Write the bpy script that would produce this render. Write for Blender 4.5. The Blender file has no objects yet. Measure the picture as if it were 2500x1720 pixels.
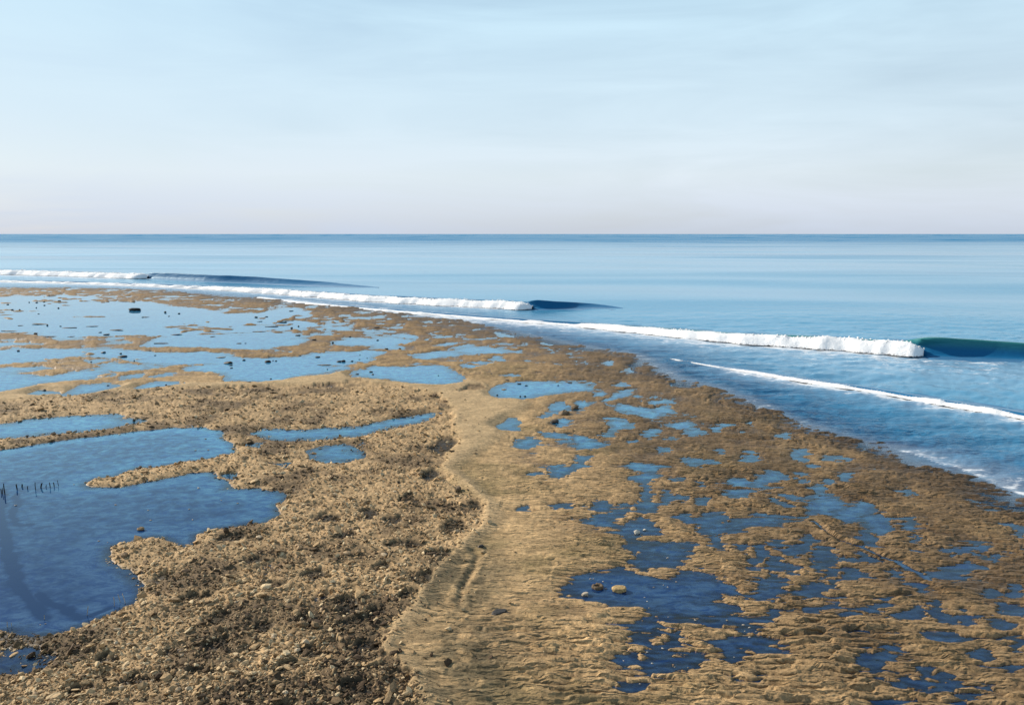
import bpy, math, random
import numpy as np
from mathutils import Vector, Euler

# ------------------------------------------------------------------ camera, sky, sun, exposure
SC = bpy.context.scene
COL = SC.collection
CAM_H, F_PX, PITCH = 10.0, 1785.0, math.atan(289 / 1785)
SUN_AZ, SUN_EL = math.radians(-62), math.radians(28)      # azimuth from +Y, clockwise positive

cam_data = bpy.data.cameras.new('camera')
cam = bpy.data.objects.new('camera', cam_data)
COL.objects.link(cam)
cam.location = (0, 0, CAM_H)
cam.rotation_euler = (math.pi / 2 - PITCH, 0, 0)
cam_data.sensor_width = 36.0
cam_data.lens = 36.0 * F_PX / 2500.0
cam_data.clip_start, cam_data.clip_end = 0.5, 200000.0
SC.camera = cam

world = bpy.data.worlds.new('World')
SC.world = world
world.use_nodes = True
wn, wl = world.node_tree.nodes, world.node_tree.links
wn.clear()
w_out = wn.new('ShaderNodeOutputWorld')
w_bg = wn.new('ShaderNodeBackground')
w_bg.inputs['Strength'].default_value = 0.084
sky = wn.new('ShaderNodeTexSky')
sky.sky_type = 'NISHITA'
sky.sun_disc = False
sky.sun_elevation = SUN_EL
sky.sun_rotation = SUN_AZ
sky.altitude, sky.air_density, sky.dust_density, sky.ozone_density = 0, 1.0, 0.6, 2.0
w_tc = wn.new('ShaderNodeTexCoord')
w_sep = wn.new('ShaderNodeSeparateXYZ')
wl.new(w_tc.outputs['Generated'], w_sep.inputs[0])
# thin high cloud veil, streaky, denser low down
w_map = wn.new('ShaderNodeMapping')
w_map.inputs['Scale'].default_value = (1.3, 1.3, 9.0)
w_map.inputs['Rotation'].default_value = (0.05, 0.08, 0)
wl.new(w_tc.outputs['Generated'], w_map.inputs[0])
w_noise = wn.new('ShaderNodeTexNoise')
w_noise.inputs['Scale'].default_value = 1.7
w_noise.inputs['Detail'].default_value = 5
w_noise.inputs['Roughness'].default_value = 0.55
w_noise.inputs['Distortion'].default_value = 0.6
wl.new(w_map.outputs[0], w_noise.inputs[0])
w_veil = wn.new('ShaderNodeValToRGB')            # cloud cover by elevation (z of direction)
w_veil.color_ramp.elements[0].position = 0.0
w_veil.color_ramp.elements[0].color = (1, 1, 1, 1)
w_veil.color_ramp.elements[1].position = 1.0
w_veil.color_ramp.elements[1].color = (0.1, 0.1, 0.1, 1)
for p_, c_ in ((0.10, 0.96), (0.28, 0.86), (0.55, 0.30)):
    e_ = w_veil.color_ramp.elements.new(p_)
    e_.color = (c_, c_, c_, 1)
wl.new(w_sep.outputs['Z'], w_veil.inputs[0])
w_nr = wn.new('ShaderNodeMapRange')
w_nr.inputs['From Min'].default_value, w_nr.inputs['From Max'].default_value = 0.3, 0.7
w_nr.inputs['To Min'].default_value, w_nr.inputs['To Max'].default_value = 0.78, 1.12
wl.new(w_noise.outputs[0], w_nr.inputs[0])
w_mul = wn.new('ShaderNodeMath')
w_mul.operation = 'MULTIPLY'
w_mul.use_clamp = True
wl.new(w_veil.outputs[0], w_mul.inputs[0])
wl.new(w_nr.outputs[0], w_mul.inputs[1])
w_hc = wn.new('ShaderNodeValToRGB')              # colour of the veil: mauve haze at the horizon, white-blue above
w_hc.color_ramp.elements[0].position = 0.0
w_hc.color_ramp.elements[0].color = (0.595, 0.65, 0.77, 1)
w_hc.color_ramp.elements[1].position = 0.45
w_hc.color_ramp.elements[1].color = (0.57, 0.80, 0.97, 1)
for p_, c_ in ((0.03, (0.68, 0.73, 0.83)), (0.075, (0.755, 0.825, 0.895)), (0.14, (0.70, 0.83, 0.93)), (0.28, (0.62, 0.83, 0.97))):
    e_ = w_hc.color_ramp.elements.new(p_)
    e_.color = (*c_, 1)
wl.new(w_sep.outputs['Z'], w_hc.inputs[0])
w_sc = wn.new('ShaderNodeMixRGB')
w_sc.blend_type = 'MULTIPLY'
w_sc.inputs[0].default_value = 1.0
w_sc.inputs[2].default_value = (10.1, 10.35, 10.35, 1)
wl.new(w_hc.outputs[0], w_sc.inputs[1])
w_mix = wn.new('ShaderNodeMixRGB')
wl.new(w_mul.outputs[0], w_mix.inputs[0])
wl.new(sky.outputs[0], w_mix.inputs[1])
wl.new(w_sc.outputs[0], w_mix.inputs[2])
wl.new(w_mix.outputs[0], w_bg.inputs['Color'])
wl.new(w_bg.outputs[0], w_out.inputs[0])

sun_data = bpy.data.lights.new('sun', 'SUN')
sun_data.energy = 5.0
sun_data.angle = math.radians(0.6)
sun_data.color = (1.0, 0.90, 0.76)
sun = bpy.data.objects.new('sun', sun_data)
COL.objects.link(sun)
sdir = Vector((math.sin(SUN_AZ) * math.cos(SUN_EL), math.cos(SUN_AZ) * math.cos(SUN_EL), math.sin(SUN_EL)))
sun.rotation_euler = sdir.to_track_quat('Z', 'Y').to_euler()
sun.location = (-30, 20, 40)

SC.view_settings.view_transform = 'Standard'
SC.view_settings.look = 'None'
SC.view_settings.gamma = 1.0
SC.view_settings.use_curve_mapping = False
SC.view_settings.exposure = 0.25
SC.render.engine = 'CYCLES'
SC.cycles.max_bounces = 6
SC.cycles.transparent_max_bounces = 8
SC.cycles.caustics_reflective = False
SC.cycles.caustics_refractive = False

# ------------------------------------------------------------------ helpers
rng = np.random.default_rng(7)
random.seed(7)


def G(u, v):
    """photo pixel -> point on the flat at z = 0 (direction from the pixel, distance from the ground)"""
    u = np.asarray(u, float)
    v = np.asarray(v, float)
    dx, dy = (u - 1250) / F_PX, (860 - v) / F_PX
    fy = math.cos(PITCH) + dy * math.sin(PITCH)
    fz = -math.sin(PITCH) + dy * math.cos(PITCH)
    t = CAM_H / -fz
    return dx * t, fy * t


def Gp(pts):
    a = np.array(pts, float)
    x, y = G(a[:, 0], a[:, 1])
    return np.stack([x, y], 1)


def row_y(v):
    return G(1250, v)[1]


def hash2(ix, iy, seed):
    h = (ix.astype(np.int64) * 374761393 + iy.astype(np.int64) * 668265263 + seed * 974634777) & 0xFFFFFFFF
    h = ((h ^ (h >> 13)) * 1274126177) & 0xFFFFFFFF
    h = ((h ^ (h >> 16)) * 2246822519) & 0xFFFFFFFF
    h ^= h >> 15
    return (h & 0xFFFFFF) / float(0xFFFFFF)


def vnoise(x, y, seed=0):
    ix, iy = np.floor(x), np.floor(y)
    fx, fy = x - ix, y - iy
    fx = fx * fx * fx * (fx * (fx * 6 - 15) + 10)
    fy = fy * fy * fy * (fy * (fy * 6 - 15) + 10)
    ix, iy = ix.astype(np.int64), iy.astype(np.int64)
    a, b = hash2(ix, iy, seed), hash2(ix + 1, iy, seed)
    c, d = hash2(ix, iy + 1, seed), hash2(ix + 1, iy + 1, seed)
    return (a + (b - a) * fx) * (1 - fy) + (c + (d - c) * fx) * fy


def fbm(x, y, seed=0, octs=4, gain=0.5):
    s, a, n = 0.0, 1.0, 0.0
    for o in range(octs):
        s = s + a * (vnoise(x, y, seed + o * 17) - 0.5)
        n += a
        a *= gain
        x, y = x * 2.03 + 5.7, y * 2.03 - 3.1
    return s / n * 2.0           # about -1..1


def cells(x, y, seed):
    """jittered cell noise: distance to nearest and second centre, vector to the nearest, cell random"""
    ix, iy = np.floor(x).astype(np.int64), np.floor(y).astype(np.int64)
    f1 = np.full(x.shape, 9.0)
    f2 = np.full(x.shape, 9.0)
    vx, vy, r = np.zeros(x.shape), np.zeros(x.shape), np.zeros(x.shape)
    ux, uy, q = np.zeros(x.shape), np.zeros(x.shape), np.zeros(x.shape)
    for ox in (-1, 0, 1):
        for oy in (-1, 0, 1):
            cx, cy = ix + ox, iy + oy
            dx = x - (cx + 0.1 + 0.8 * hash2(cx, cy, seed))
            dy = y - (cy + 0.1 + 0.8 * hash2(cx, cy, seed + 1))
            d = np.sqrt(dx * dx + dy * dy)
            hr = hash2(cx, cy, seed + 2)
            m = d < f1
            m2 = (~m) & (d < f2)
            f2 = np.where(m, f1, np.where(m2, d, f2))
            ux, uy = np.where(m, vx, np.where(m2, dx, ux)), np.where(m, vy, np.where(m2, dy, uy))
            q = np.where(m, r, np.where(m2, hr, q))
            f1 = np.where(m, d, f1)
            vx, vy = np.where(m, dx, vx), np.where(m, dy, vy)
            r = np.where(m, hr, r)
    return f1, f2, vx, vy, r, ux, uy, q


def poly_sdf(x, y, P, limit=None):
    """signed distance to a closed polygon, negative inside; only near it when a limit is given"""
    out = np.full(x.shape, 1e3 if limit is None else limit)
    if limit is not None:
        lo, hi = P.min(0) - limit, P.max(0) + limit
        sel = np.nonzero((x > lo[0]) & (x < hi[0]) & (y > lo[1]) & (y < hi[1]))[0]
        if len(sel) == 0:
            return out, sel
        X, Y = x[sel], y[sel]
    else:
        sel = None
        X, Y = x, y
    d2 = np.full(X.shape, 1e9)
    ins = np.zeros(X.shape, bool)
    n = len(P)
    for i in range(n):
        ax, ay = P[i]
        bx, by = P[(i + 1) % n]
        ex, ey = bx - ax, by - ay
        wx, wy = X - ax, Y - ay
        h = np.clip((wx * ex + wy * ey) / (ex * ex + ey * ey + 1e-12), 0, 1)
        qx, qy = wx - ex * h, wy - ey * h
        d2 = np.minimum(d2, qx * qx + qy * qy)
        if abs(by - ay) > 1e-9:
            c = ((ay > Y) != (by > Y)) & (X < (bx - ax) * (Y - ay) / (by - ay) + ax)
            ins ^= c
    d = np.sqrt(d2)
    d = np.where(ins, -d, d)
    if sel is None:
        return d, None
    out[sel] = d
    return out, sel


def line_dist(x, y, P):
    """distance to an open polyline, arc length at the foot, signed side"""
    d2 = np.full(x.shape, 1e12)
    s = np.zeros(x.shape)
    side = np.zeros(x.shape)
    acc = 0.0
    for i in range(len(P) - 1):
        ax, ay = P[i]
        bx, by = P[i + 1]
        ex, ey = bx - ax, by - ay
        L = math.hypot(ex, ey)
        wx, wy = x - ax, y - ay
        h = np.clip((wx * ex + wy * ey) / (L * L + 1e-12), 0, 1)
        qx, qy = wx - ex * h, wy - ey * h
        q = qx * qx + qy * qy
        m = q < d2
        d2 = np.where(m, q, d2)
        s = np.where(m, acc + h * L, s)
        side = np.where(m, ex * wy - ey * wx, side)
        acc += L
    return np.sqrt(d2), s, side


def smooth(a, b, x):
    t = np.clip((x - a) / (b - a), 0, 1)
    return t * t * (3 - 2 * t)


def make_mesh(name, V, F, mat, attrs=None, smooth_shade=True, parent=None):
    me = bpy.data.meshes.new(name)
    V = np.asarray(V, np.float32)
    F = np.asarray(F, np.int32)
    k = F.shape[1]
    me.vertices.add(len(V))
    me.vertices.foreach_set('co', V.ravel())
    me.loops.add(F.size)
    me.loops.foreach_set('vertex_index', F.ravel())
    me.polygons.add(len(F))
    me.polygons.foreach_set('loop_start', np.arange(0, F.size, k, dtype=np.int32))
    me.polygons.foreach_set('loop_total', np.full(len(F), k, np.int32))
    me.polygons.foreach_set('use_smooth', np.full(len(F), smooth_shade, bool))
    me.update(calc_edges=True)
    for an, (ty, data) in (attrs or {}).items():
        at = me.attributes.new(an, ty, 'POINT')
        at.data.foreach_set('color' if ty == 'FLOAT_COLOR' else 'value', np.asarray(data, np.float32).ravel())
    me.materials.append(mat)
    o = bpy.data.objects.new(name, me)
    COL.objects.link(o)
    if parent:
        o.parent = parent
    return o


def grid_faces(nr, nc):
    i = np.arange((nr - 1) * (nc - 1))
    r, c = i // (nc - 1), i % (nc - 1)
    a = r * nc + c
    return np.stack([a, a + 1, a + nc + 1, a + nc], 1)


def tag(o, label=None, cat=None, group=None, kind=None):
    if label:
        o['label'] = label
    if cat:
        o['category'] = cat
    if group:
        o['group'] = group
    if kind:
        o['kind'] = kind
    return o


class NT:
    """small node-tree builder"""
    def __init__(self, name):
        self.m = bpy.data.materials.new(name)
        self.m.use_nodes = True
        self.n, self.l = self.m.node_tree.nodes, self.m.node_tree.links
        self.n.clear()
        self.out = self.n.new('ShaderNodeOutputMaterial')

    def node(self, t, ins=None, **props):
        nd = self.n.new(t)
        for k, v in props.items():
            setattr(nd, k, v)
        for k, v in (ins or {}).items():
            if hasattr(v, 'is_linked') or hasattr(v, 'links'):
                self.l.new(v, nd.inputs[k])
            else:
                nd.inputs[k].default_value = v
        return nd

    def attr(self, name):
        return self.node('ShaderNodeAttribute', attribute_name=name)

    def math(self, op, a, b=0.0, clamp=False):
        nd = self.node('ShaderNodeMath', {0: a, 1: b}, operation=op)
        nd.use_clamp = clamp
        return nd.outputs[0]

    def mix(self, f, a, b, mode='MIX'):
        return self.node('ShaderNodeMixRGB', {0: f, 1: a, 2: b}, blend_type=mode).outputs[0]

    def ramp(self, x, lo, hi, a=0.0, b=1.0):
        nd = self.node('ShaderNodeMapRange', {0: x, 1: lo, 2: hi, 3: a, 4: b})
        nd.interpolation_type = 'SMOOTHSTEP'
        return nd.outputs[0]

    def noise(self, vec, scale, detail=4, rough=0.55, dist=0.0):
        return self.node('ShaderNodeTexNoise', {'Vector': vec, 'Scale': scale, 'Detail': detail,
                                               'Roughness': rough, 'Distortion': dist}).outputs[0]

    def mapped(self, scale=(1, 1, 1), rot=(0, 0, 0)):
        g = self.node('ShaderNodeNewGeometry')
        return self.node('ShaderNodeMapping', {'Vector': g.outputs['Position'], 'Rotation': rot, 'Scale': scale}).outputs[0]

    def surface(self, s):
        self.l.new(s, self.out.inputs[0])
        return self.m


# ------------------------------------------------------------------ materials
def mat_reef():
    t = NT('reef_rock')
    col = t.attr('Col').outputs['Color']
    wet = t.attr('wet').outputs['Fac']
    p = t.mapped()
    n1 = t.noise(p, 7.0, 6, 0.62)
    n2 = t.noise(p, 38.0, 4, 0.65)
    n3 = t.noise(p, 1.1, 5, 0.6)
    f = t.math('MULTIPLY', t.ramp(n1, 0.3, 0.7, 0.76, 1.2), t.ramp(n2, 0.28, 0.72, 0.72, 1.24))
    f = t.math('MULTIPLY', f, t.ramp(n3, 0.3, 0.7, 0.86, 1.12))
    c = t.mix(1.0, col, t.node('ShaderNodeCombineColor', {0: f, 1: f, 2: f}).outputs[0], 'MULTIPLY')
    spk = t.math('MULTIPLY', t.ramp(t.noise(p, 16.0, 5, 0.75), 0.56, 0.70), 0.62)
    c = t.mix(spk, c, t.mix(1.0, c, (0.42, 0.36, 0.30, 1), 'MULTIPLY'))
    c = t.mix(t.math('MULTIPLY', wet, 0.62), c, t.mix(1.0, c, (0.36, 0.30, 0.24, 1), 'MULTIPLY'))
    hgt = t.math('ADD', t.math('MULTIPLY', n1, 1.0), t.math('MULTIPLY', n2, 0.35))
    b = t.node('ShaderNodeBump', {'Height': hgt, 'Strength': 0.55, 'Distance': 0.03})
    rotp = t.mapped((1, 1, 1), (0, 0, math.radians(12)))
    wob = t.node('ShaderNodeTexNoise', {'Vector': p, 'Scale': 1.6, 'Detail': 3.0}).outputs['Color']
    wob = t.node('ShaderNodeVectorMath', {0: wob, 1: (0.5, 0.5, 0.5)}, operation='SUBTRACT').outputs[0]
    wob = t.node('ShaderNodeVectorMath', {0: wob, 1: (0.55, 0.42, 0.0)}, operation='MULTIPLY').outputs[0]
    base = t.node('ShaderNodeVectorMath', {0: rotp, 1: wob}, operation='ADD').outputs[0]
    wid = t.node('ShaderNodeTexNoise', {'Vector': p, 'Scale': 0.38, 'Detail': 2.0}).outputs['Color']
    wid = t.node('ShaderNodeVectorMath', {0: wid, 1: (0.5, 0.5, 0.5)}, operation='SUBTRACT').outputs[0]
    wid = t.node('ShaderNodeVectorMath', {0: wid, 1: (1.1, 0.8, 0.0)}, operation='MULTIPLY').outputs[0]
    base = t.node('ShaderNodeVectorMath', {0: base, 1: wid}, operation='ADD').outputs[0]
    tot = None
    for sx, sy, amp in ((0.46, 0.17, 0.085), (0.21, 0.085, 0.036)):
        q = t.node('ShaderNodeMapping', {'Vector': base, 'Scale': (1 / sx, 1 / sy, 0)}).outputs[0]
        vo = t.node('ShaderNodeTexVoronoi', {'Vector': q, 'Scale': 1.0, 'Randomness': 0.95}, voronoi_dimensions='2D', feature='F1')
        rel = t.node('ShaderNodeVectorMath', {0: q, 1: vo.outputs['Position']}, operation='SUBTRACT').outputs[0]
        dt = t.node('ShaderNodeVectorMath', {0: rel, 1: (0.30, -1.0, 0.0)}, operation='DOT_PRODUCT').outputs['Value']
        rnd = t.node('ShaderNodeSeparateColor', {0: vo.outputs['Color']}).outputs[0]
        sh = t.math('MULTIPLY', t.ramp(dt, -0.7, 0.1, 0.35, 1.0), t.ramp(dt, 0.10, 0.52, 1.0, 0.0))
        hh = t.math('MULTIPLY', t.math('MULTIPLY', sh, t.math('ADD', 0.45, t.math('MULTIPLY', rnd, 0.55))), amp)
        tot = hh if tot is None else t.math('ADD', tot, hh)
    tot = t.math('MULTIPLY', tot, t.attr('plate').outputs['Fac'])
    b = t.node('ShaderNodeBump', {'Height': tot, 'Strength': 1.0, 'Distance': 1.0, 'Normal': b.outputs[0]})
    r = t.node('ShaderNodeMapRange', {0: wet, 3: 0.9, 4: 0.46}).outputs[0]
    s = t.node('ShaderNodeBsdfPrincipled', {'Base Color': c, 'Roughness': r, 'Specular IOR Level': t.ramp(wet, 0.0, 1.0, 0.2, 0.3), 'Normal': b.outputs[0]})
    return t.surface(s.outputs[0])


def mat_stone(name, a, b, c, tone_attr=True, rough=0.88):
    t = NT(name)
    p = t.node('ShaderNodeTexCoord').outputs['Object']
    tone = t.attr('tone').outputs['Fac'] if tone_attr else t.node('ShaderNodeObjectInfo').outputs['Random']
    g = t.node('ShaderNodeNewGeometry').outputs['Position']
    n = t.noise(g, 22.0, 4, 0.6)
    cr = t.node('ShaderNodeValToRGB', {0: tone})
    e = cr.color_ramp.elements
    e[0].color, e[1].color = (*a, 1), (*c, 1)
    m = e.new(0.5)
    m.color = (*b, 1)
    f = t.ramp(n, 0.3, 0.7, 0.72, 1.22)
    cc = t.mix(1.0, cr.outputs[0], t.node('ShaderNodeCombineColor', {0: f, 1: f, 2: f}).outputs[0], 'MULTIPLY')
    bm = t.node('ShaderNodeBump', {'Height': n, 'Strength': 0.5, 'Distance': 0.02})
    s = t.node('ShaderNodeBsdfPrincipled', {'Base Color': cc, 'Roughness': rough, 'Specular IOR Level': 0.25, 'Normal': bm.outputs[0]})
    return t.surface(s.outputs[0])


def water_body(t, depth, shallow_k, c_mid, c_deep, deep_at, normal, rough, ruffle=None):
    """clear at the edge, coloured with depth, mirror of the sky by Fresnel"""
    ext = t.math('POWER', 2.718, t.math('MULTIPLY', depth, -shallow_k))
    opac = t.math('SUBTRACT', 1.0, ext, True)
    colr = t.mix(t.ramp(depth, 0.0, deep_at), c_mid, c_deep)
    dif = t.node('ShaderNodeBsdfDiffuse', {'Color': colr, 'Normal': normal})
    tr = t.node('ShaderNodeBsdfTransparent', {'Color': (0.93, 0.95, 0.95, 1)})
    body = t.node('ShaderNodeMixShader', {0: opac, 1: tr.outputs[0], 2: dif.outputs[0]})
    gl = t.node('ShaderNodeBsdfGlossy', {'Color': (0.84, 0.95, 1, 1), 'Roughness': rough, 'Normal': normal})
    fr = t.node('ShaderNodeFresnel', {'IOR': 1.333, 'Normal': normal}).outputs[0]
    if ruffle is not None:      # wind-ruffled water: steep little facets mirror less of the low sky
        fr = t.math('MULTIPLY', fr, t.math('SUBTRACT', 1.0, ruffle))
    return t.node('ShaderNodeMixShader', {0: fr, 1: body.outputs[0], 2: gl.outputs[0]})


def mat_pool():
    t = NT('pool_water')
    d = t.attr('depth').outputs['Fac']
    p = t.mapped()
    n = t.noise(p, 2.2, 4, 0.55, 0.5)
    n2 = t.noise(t.mapped((0.5, 1.4, 1)), 9.0, 3, 0.5)
    h = t.math('ADD', n, t.math('MULTIPLY', n2, 0.2))
    b = t.node('ShaderNodeBump', {'Height': h, 'Strength': 0.035, 'Distance': 0.05})
    dd = t.math('MULTIPLY', d, t.ramp(n, 0.25, 0.75, 0.6, 1.4))
    nb = t.noise(t.mapped((0.5, 1.0, 1)), 3.6, 8, 0.74, 0.9)
    cm = t.mix(t.attr('pale').outputs['Fac'], (0.017, 0.074, 0.200, 1), (0.035, 0.250, 0.50, 1))  # far pools get a brighter cyan: low-angle sky reflection painted into the body colour
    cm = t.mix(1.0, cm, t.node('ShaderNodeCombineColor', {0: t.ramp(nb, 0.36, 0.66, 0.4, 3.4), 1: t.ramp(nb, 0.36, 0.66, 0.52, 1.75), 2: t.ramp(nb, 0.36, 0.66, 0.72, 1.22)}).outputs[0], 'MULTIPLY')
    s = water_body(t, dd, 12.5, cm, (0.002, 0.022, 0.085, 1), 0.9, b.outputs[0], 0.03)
    return t.surface(s.outputs[0])


def mat_sea(name='sea_water'):
    t = NT(name)
    d = t.attr('depth').outputs['Fac']
    foam = t.attr('foam').outputs['Fac']
    chop = t.attr('chop').outputs['Fac']
    rot = (0, 0, math.radians(17))
    pa = t.mapped((0.35, 1.0, 1), rot)
    pf = t.mapped((0.006, 0.045, 1), (0, 0, math.radians(6)))
    n1 = t.noise(pa, 0.55, 5, 0.6, 0.6)
    n2 = t.noise(pa, 2.6, 5, 0.62, 0.4)
    n3 = t.noise(pf, 0.5, 4, 0.55)
    h = t.math('ADD', t.math('MULTIPLY', n1, 1.0), t.math('MULTIPLY', n2, 0.33))
    st = t.math('MULTIPLY', chop, t.ramp(n3, 0.3, 0.7, 0.5, 1.3))
    b = t.node('ShaderNodeBump', {'Height': h, 'Strength': st, 'Distance': 0.5})
    rough = t.ramp(n3, 0.25, 0.75, 0.10, 0.26)
    ruf = t.math('MULTIPLY', t.attr('ruffle').outputs['Fac'], t.ramp(n3, 0.34, 0.66, 0.65, 1.0))
    mot = t.ramp(t.noise(t.mapped((0.35, 0.9, 1), rot), 0.9, 5, 0.65, 0.7), 0.35, 0.68)
    s = water_body(t, d, 6.0, t.mix(mot, (0.004, 0.050, 0.15, 1), (0.016, 0.150, 0.31, 1)), t.mix(t.ramp(d, 6.0, 40.0), (0.060, 0.270, 0.450, 1), (0.018, 0.185, 0.37, 1)), 2.0, b.outputs[0], rough, ruf)
    # foam lace on the surface
    pn = t.mapped((0.5, 1.0, 1), rot)
    f1 = t.noise(pn, 1.1, 7, 0.68, 0.8)
    f2 = t.noise(pn, 5.0, 5, 0.7, 0.5)
    fm = t.math('ADD', t.math('MULTIPLY', f1, 0.65), t.math('MULTIPLY', f2, 0.35))
    thr = t.math('SUBTRACT', 0.78, t.math('MULTIPLY', foam, 0.55))
    msk = t.ramp(t.math('SUBTRACT', fm, thr), -0.05, 0.10)
    msk = t.math('MULTIPLY', msk, t.ramp(foam, 0.0, 0.12))
    fo = t.node('ShaderNodeBsdfDiffuse', {'Color': (0.82, 0.84, 0.86, 1)})
    mil = t.node('ShaderNodeBsdfDiffuse', {'Color': (0.42, 0.53, 0.66, 1)})     # water full of bubbles
    s = t.node('ShaderNodeMixShader', {0: t.math('MULTIPLY', t.ramp(foam, 0.05, 0.75), 0.55), 1: s.outputs[0], 2: mil.outputs[0]})
    mx = t.node('ShaderNodeMixShader', {0: t.math('MULTIPLY', msk, 0.92), 1: s.outputs[0], 2: fo.outputs[0]})
    return t.surface(mx.outputs[0])


def mat_wave():
    t = NT('wave_water')
    hgt = t.attr('hgt').outputs['Fac']
    pa = t.mapped((0.3, 0.6, 1.2), (0, 0, math.radians(17)))
    n2 = t.noise(pa, 1.3, 5, 0.55, 0.4)
    b = t.node('ShaderNodeBump', {'Height': n2, 'Strength': 0.30, 'Distance': 0.4})
    colr = t.mix(t.ramp(hgt, 0.25, 1.0), (0.009, 0.13, 0.29, 1), (0.045, 0.27, 0.29, 1))
    dif = t.node('ShaderNodeBsdfDiffuse', {'Color': colr, 'Normal': b.outputs[0]})
    trl = t.node('ShaderNodeBsdfTranslucent', {'Color': (0.03, 0.34, 0.32, 1), 'Normal': b.outputs[0]})
    body = t.node('ShaderNodeMixShader', {0: t.math('MULTIPLY', hgt, 0.35), 1: dif.outputs[0], 2: trl.outputs[0]})
    gl = t.node('ShaderNodeBsdfGlossy', {'Color': (0.84, 0.95, 1, 1), 'Roughness': 0.55, 'Normal': b.outputs[0]})
    fr = t.node('ShaderNodeFresnel', {'IOR': 1.333, 'Normal': b.outputs[0]})
    mx = t.node('ShaderNodeMixShader', {0: t.math('MULTIPLY', fr.outputs[0], 0.6), 1: body.outputs[0], 2: gl.outputs[0]})
    return t.surface(mx.outputs[0])


def mat_foam():
    t = NT('white_foam')
    p = t.mapped()
    n = t.noise(p, 3.0, 6, 0.7)
    b = t.node('ShaderNodeBump', {'Height': n, 'Strength': 0.5, 'Distance': 0.25})
    s = t.node('ShaderNodeBsdfPrincipled', {'Base Color': (0.93, 0.93, 0.93, 1), 'Roughness': 0.9, 'Specular IOR Level': 0.1,
                                            'Normal': b.outputs[0], 'Subsurface Weight': 0.5, 'Subsurface Scale': 0.4,
                                            'Subsurface Radius': (1, 1, 1)})
    lace = t.noise(p, 4.0, 6, 0.7, 0.6)
    a = t.ramp(t.math('ADD', t.attr('dens').outputs['Fac'], t.math('MULTIPLY', t.math('SUBTRACT', lace, 0.5), 1.6)), 0.25, 0.65)
    mx = t.node('ShaderNodeMixShader', {0: a, 1: t.node('ShaderNodeBsdfTransparent').outputs[0], 2: s.outputs[0]})
    return t.surface(mx.outputs[0])


M_REEF, M_POOL, M_SEA, M_WAVE, M_FOAM = mat_reef(), mat_pool(), mat_sea(), mat_wave(), mat_foam()
M_RUBBLE = mat_stone('rubble_stone', (0.075, 0.048, 0.027), (0.47, 0.315, 0.16), (0.64, 0.49, 0.29))
M_CORAL = mat_stone('coral_stone', (0.24, 0.16, 0.09), (0.40, 0.275, 0.155), (0.56, 0.44, 0.29), False)
M_DARK = mat_stone('dark_wet_rock', (0.022, 0.022, 0.022), (0.035, 0.032, 0.030), (0.075, 0.062, 0.048), False, 0.6)
M_BROWN = mat_stone('brown_rock', (0.13, 0.095, 0.06), (0.17, 0.12, 0.075), (0.22, 0.16, 0.10), False, 0.8)
M_PALE = mat_stone('pale_coral', (0.38, 0.32, 0.24), (0.50, 0.44, 0.35), (0.62, 0.57, 0.48), False, 0.8)
M_OCHRE = mat_stone('ochre_rock', (0.42, 0.29, 0.13), (0.45, 0.31, 0.14), (0.48, 0.34, 0.16), False, 0.8)
M_STAKE = mat_stone('dark_wood', (0.018, 0.018, 0.02), (0.028, 0.026, 0.025), (0.04, 0.036, 0.03), False, 0.8)
M_STICK = mat_stone('pale_wood', (0.42, 0.37, 0.28), (0.48, 0.43, 0.34), (0.55, 0.5, 0.42), False, 0.8)

# ------------------------------------------------------------------ what the photograph shows, as outlines on the flat
Z1, Z2, Z3, Z4, Z5, Z6, Z7 = ((0, 690, 4), (540, 700, 4), (1100, 790, 4), (1200, 1020, 4), (1700, 1020, 4), (1350, 1320, 4), (1920, 1320, 4))
ZL, ZM = (0, 950, 2.073), (700, 950, 2.073)


def zz(z, pts):
    return [(z[0] + px / z[2], z[1] + py / z[2]) for px, py in pts]


# (outline in photo pixels, depth of the pool in metres)
POOLS = []


def pool(pts, depth=0.16):
    POOLS.append((Gp(pts), depth))


pool([(-260, 730), (-120, 726), (0, 724), (83, 722), (150, 720), (225, 724), (250, 730), (312, 734), (375, 737), (412, 747), (487, 752), (540, 764), (615, 766),
      (680, 754), (720, 750), (755, 760), (765, 772), (700, 778), (752, 784), (790, 792), (745, 800), (740, 820), (700, 828), (755, 830),
      (715, 842), (665, 847), (635, 855), (602, 854), (540, 851), (495, 847), (375, 846), (362, 840), (387, 820), (350, 820),
      (270, 820), (175, 824), (135, 825), (95, 817), (62, 811), (0, 812), (-200, 815), (-300, 790)], 0.25)
pool([(-200, 858), (0, 855), (45, 850), (100, 850), (172, 852), (220, 855), (300, 850), (325, 855), (375, 859), (437, 861), (500, 857), (537, 859),
      (585, 872), (640, 874), (715, 872), (752, 862), (790, 861), (885, 858), (950, 860), (915, 872), (900, 884), (825, 892), (865, 897),
      (827, 907), (790, 917), (715, 922), (680, 930), (627, 933), (590, 927), (555, 929), (540, 912), (500, 907), (447, 905),
      (450, 896), (512, 890), (425, 891), (350, 888), (307, 883), (282, 875), (225, 870), (192, 866), (150, 873), (100, 882),
      (37, 886), (0, 890), (-200, 892)], 0.25)
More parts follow.
